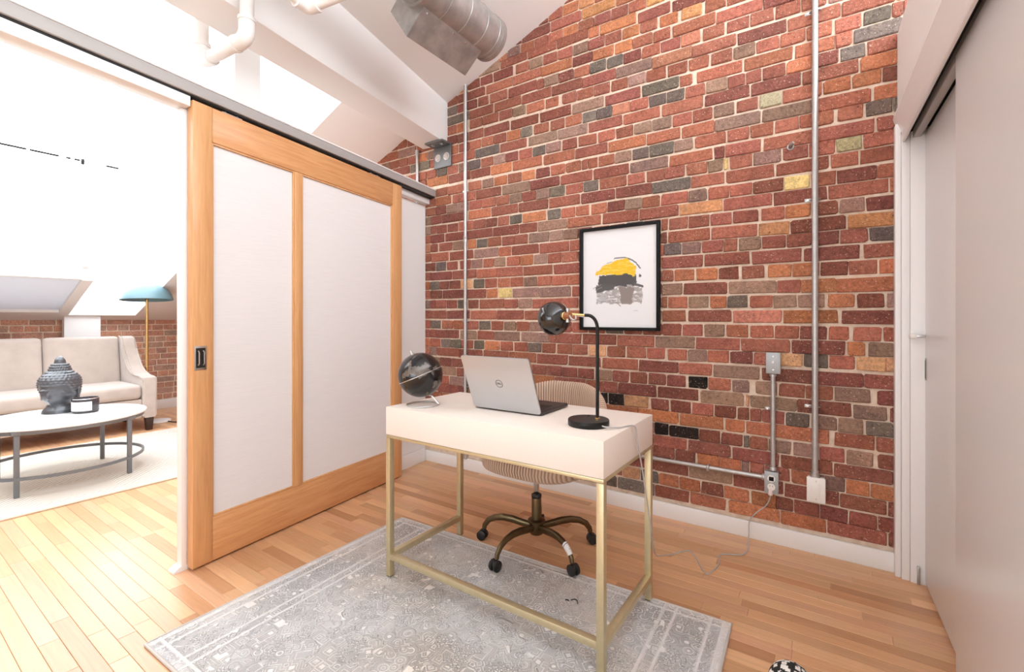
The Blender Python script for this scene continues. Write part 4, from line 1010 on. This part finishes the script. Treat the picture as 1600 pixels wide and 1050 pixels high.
obj('seat_base', B(-.30, -iw, .135, .365, iw, .330, .012), M['sofa'], so)
obj('seat_cushion', B(-.22, -iw+.004, .335, .382, .30, .480, .040, 4), M['sofa'], so); obj('seat_cushion', B(-.22, .304, .335, .382, iw-.004, .480, .040, 4), M['sofa'], so)
for k in range(3):
    ya, yb = -iw+2*iw*k/3, -iw+2*iw*(k+1)/3
    mb = MB().box(-.375, ya+.002, .30, -.215, yb-.002, .965, .040, 4)
    for v in mb.b.verts: v.co.x += -.10*max(0, (v.co.z-.45))/.5*(1 if v.co.x > -.3 else .2)
    obj('back_panel', mb, M['sofa'], so)
for sx, sy in ((.35, hl-.065), (.35, -hl+.065), (-.34, hl-.065), (-.34, -hl+.065)):
    obj('leg', MB().prism([(-.034, -.034), (.034, -.034), (.034, .034), (-.034, .034)], lambda a, b: (sx+a*.72, sy+b*.72, 0), lambda a, b: (sx+a, sy+b, .134)), M['walnut'], so, smooth=False)

# coffee table
ct = thing('coffee_table', 'oval marble coffee table on a grey metal ring frame', 'table', (-4.60, .94, .0105))
ea, eb = .44, .475
mb = MB().lathe([(0, .426), (.985, .426), (1.0, .430), (1.0, .440), (.992, .444), (0, .444)], 72, sx=ea, sy=eb); obj('tabletop', mb, M['marble'], ct)
def oval(sc, z, hgt, name, wd=.012):
    n = 72; mb = MB(); rows_ = []
    for k in range(n):
        a = 2*math.pi*k/n; rows_.append([((ea*sc+o)*math.cos(a), (eb*sc+o)*math.sin(a), z+q) for o, q in ((0, 0), (wd, 0), (wd, hgt), (0, hgt))])
    mb.grid(rows_, cu=True, cv=True); return obj(name, mb, M['table_metal'], ct)
oval(.94, .402, .023, 'apron_ring'); oval(.94, .110, .020, 'lower_ring')
for sx in (-1, 1):
    for sy in (-1, 1):
        x, y = sx*.312, sy*.29
        lg = obj('leg', B(x-.013, y-.013, 0, x+.013, y+.013, .402, .002), M['table_metal'], ct)
        obj('bracket', B(x-.028, y-.028, .4022, x+.028, y+.028, .4255, .001), M['table_metal'], lg)
TT = .444+.0105+.0005

# sculpted head with a topknot
hd_ = thing('head_sculpture', 'dark grey glazed head sculpture with curled hair on the coffee table', 'sculpture', (-4.80, .955, TT), R(-40))
def g2(a, b, s): return math.exp(-(a*a+b*b)/(2*s*s))
rowsv = []; NZ, NA_ = 84, 112
prof = [(0, .105), (.02, .100), (.05, .078), (.065, .075), (.08, .088), (.105, .108), (.14, .119), (.18, .125), (.22, .128), (.255, .122), (.283, .100), (.300, .078), (.312, .062), (.325, .057), (.345, .050), (.362, .042), (.368, .034), (.378, .034), (.395, .030), (.412, .018), (.422, .004)]
def pr(z):
    for (za, ra), (zb, rb) in zip(prof, prof[1:]):
        if za <= z <= zb:
            t = (z-za)/(zb-za); t = t*t*(3-2*t) if False else t; return ra+(rb-ra)*t
    return .004
for i in range(NZ+1):
    z = .422*i/NZ; row = []
    for j in range(NA_):
        a = 2*math.pi*j/NA_ - math.pi; r = pr(z)
        if z < .03: pass
        fx = math.cos(a); face = max(0, fx)
        if .06 < z < .30:
            r *= 1 - .10*abs(math.sin(a))**2
            s_ = a*.115                               # arc distance from the nose line
            r += face*(.034*math.exp(-(s_/.011)**2)*max(0, min(1, (.176-z)/.05))*(1 if z > .126 else max(0, (z-.112)/.014)))   # nose
            r += .013*g2(s_, z-.100, .016)          # lips
            r -= .006*math.exp(-(s_/.030)**2)*math.exp(-((z-.1005)/.003)**2)
            r += .012*g2(s_, z-.074, .016)              # chin
            for sg in (-1, 1):
                r -= .018*g2((s_-sg*.041)*.75, (z-.165)*1.3, .014)     # eye hollow
                r += .010*g2((s_-sg*.042)*.55, z-.160, .0085)         # closed lid
                r += .0045*math.exp(-((z-(.188-1.2*(abs(s_)-.035)**2*8))/.005)**2)*(1 if .008 < sg*s_ < .085 else 0)
                r += .006*g2(s_-sg*.055, z-.120, .022)
        hair = (z > .215 + .0*0) if face > .6 else z > .215 - .125*min(1, (1-face/.6 if face > 0 else 1))
        if hair and z < .366 and z > .09:
            cur = abs(math.sin(a*13 + (math.pi/2 if int(z/.0185) % 2 else 0)))*abs(math.sin(math.pi*z/.0185)); r += .004 + .0085*cur**.8
        row.append((r*math.cos(a)*1.02, r*math.sin(a)*.96, z))
    rowsv.append(row)
mb = MB(); V = mb.grid(rowsv, cv=True); mb.b.faces.new(list(reversed(V[0]))); mb.b.faces.new(V[-1])
obj('head', mb, M['stone'], hd_, ang=80)
for sg in (-1, 1):
    mb = MB(); mb.sphere((-.006, sg*.117, .158), .03, 20, (.55, .35, 1.0)); mb.sphere((-.004, sg*.114, .112), .018, 16, (.5, .4, 1.3)); obj('ear', mb, M['stone'], hd_)

ca_ = thing('candle', 'wide smoked glass candle with a blank white label beside the head sculpture', 'candle', (-4.632, 1.062, TT), R(-32))
obj('jar', MB().lathe([(0, 0), (.070, 0), (.077, .006), (.079, .020), (.079, .105), (.075, .107), (.074, .100), (.074, .022), (0, .018)], 44), M['candle_dark'], ca_)
obj('wax', MB().lathe([(0, .019), (.0735, .023), (.0735, .088), (0, .086)], 36), M['wax'], ca_)
obj('rim', MB().lathe([(.0745, .103), (.0800, .103), (.0805, .108), (.0745, .108)], 44), M['chrome'], ca_)
rowsv = [[(.0798*math.cos(R(q)), .0798*math.sin(R(q)), z) for q in range(-62, 47, 6)] for z in (.018, .085)]
lb = MB(); lb.grid(rowsv); obj('paper_label', lb, M['paper'], ca_)
obj('wick', MB().cyl((0, 0, .084), (.002, 0, .099), .0012, n=6), M['ink'], ca_)

# floor lamp behind the sofa arm
fl = thing('floor_lamp', 'floor lamp with a teal domed shade and a slim brass pole', 'lamp', (-6.21, 2.035, 0))
obj('base', MB().lathe([(0, 0), (.120, 0), (.125, .004), (.125, .016), (.117, .021), (0, .024)], 40), M['trim'], fl)
obj('pole', MB().cyl((0, -.100, .020), (0, -.100, 1.545), .0135, n=16), M['brass_bright'], fl)
prof = [(.0, .190), (.06, .184), (.125, .160), (.185, .116), (.226, .060), (.242, .0)]
pin = [(max(0, r-.006), z-.004) for r, z in reversed(prof)]
obj('shade', MB().lathe(prof + pin, 48, (0, -.100, 1.368), Matrix.Rotation(R(-3), 3, 'Y')), M['teal'], fl)
obj('power_cord', MB().tube(smoothpts([(.10, .06, .01), (.20, .10, .006), (.24, .18, .006), (.18, .26, .006), (.28, .32, .006), (.20, .38, .006), (.08, .32, .006), (-.1, .42, .006), (-.45, .5, .05)], 5), .006, 6), M['ink'], fl)

# slim track hung below the roof windows
tr_ = thing('hanging_rail', 'thin dark rail hanging below the roof window in the living room', 'rail', (-4.05, .78, 2.20))
obj('rail', MB().cyl((0, -1.6, 0), (0, .42, 0), .003, n=8), M['trim'], tr_)  # white stretches imitate glare bleaching out a dark rail
for y0, y1 in ((-.80, -.125), (-.11, .02), (.055, .075), (.095, .120), (.255, .32)): obj('dark_section', B(-.006, y0, -.005, .006, y1, .005, .001), M['ink'], tr_)
obj('clip', B(-.010, .128, -.022, .010, .142, .012, .002), M['ink'], tr_)
for y in (-1.45, .40): obj('suspension_wire', MB().cyl((0, y, 0), (0, y, 2.53-2.20), .0015, n=6), M['steel'], tr_)
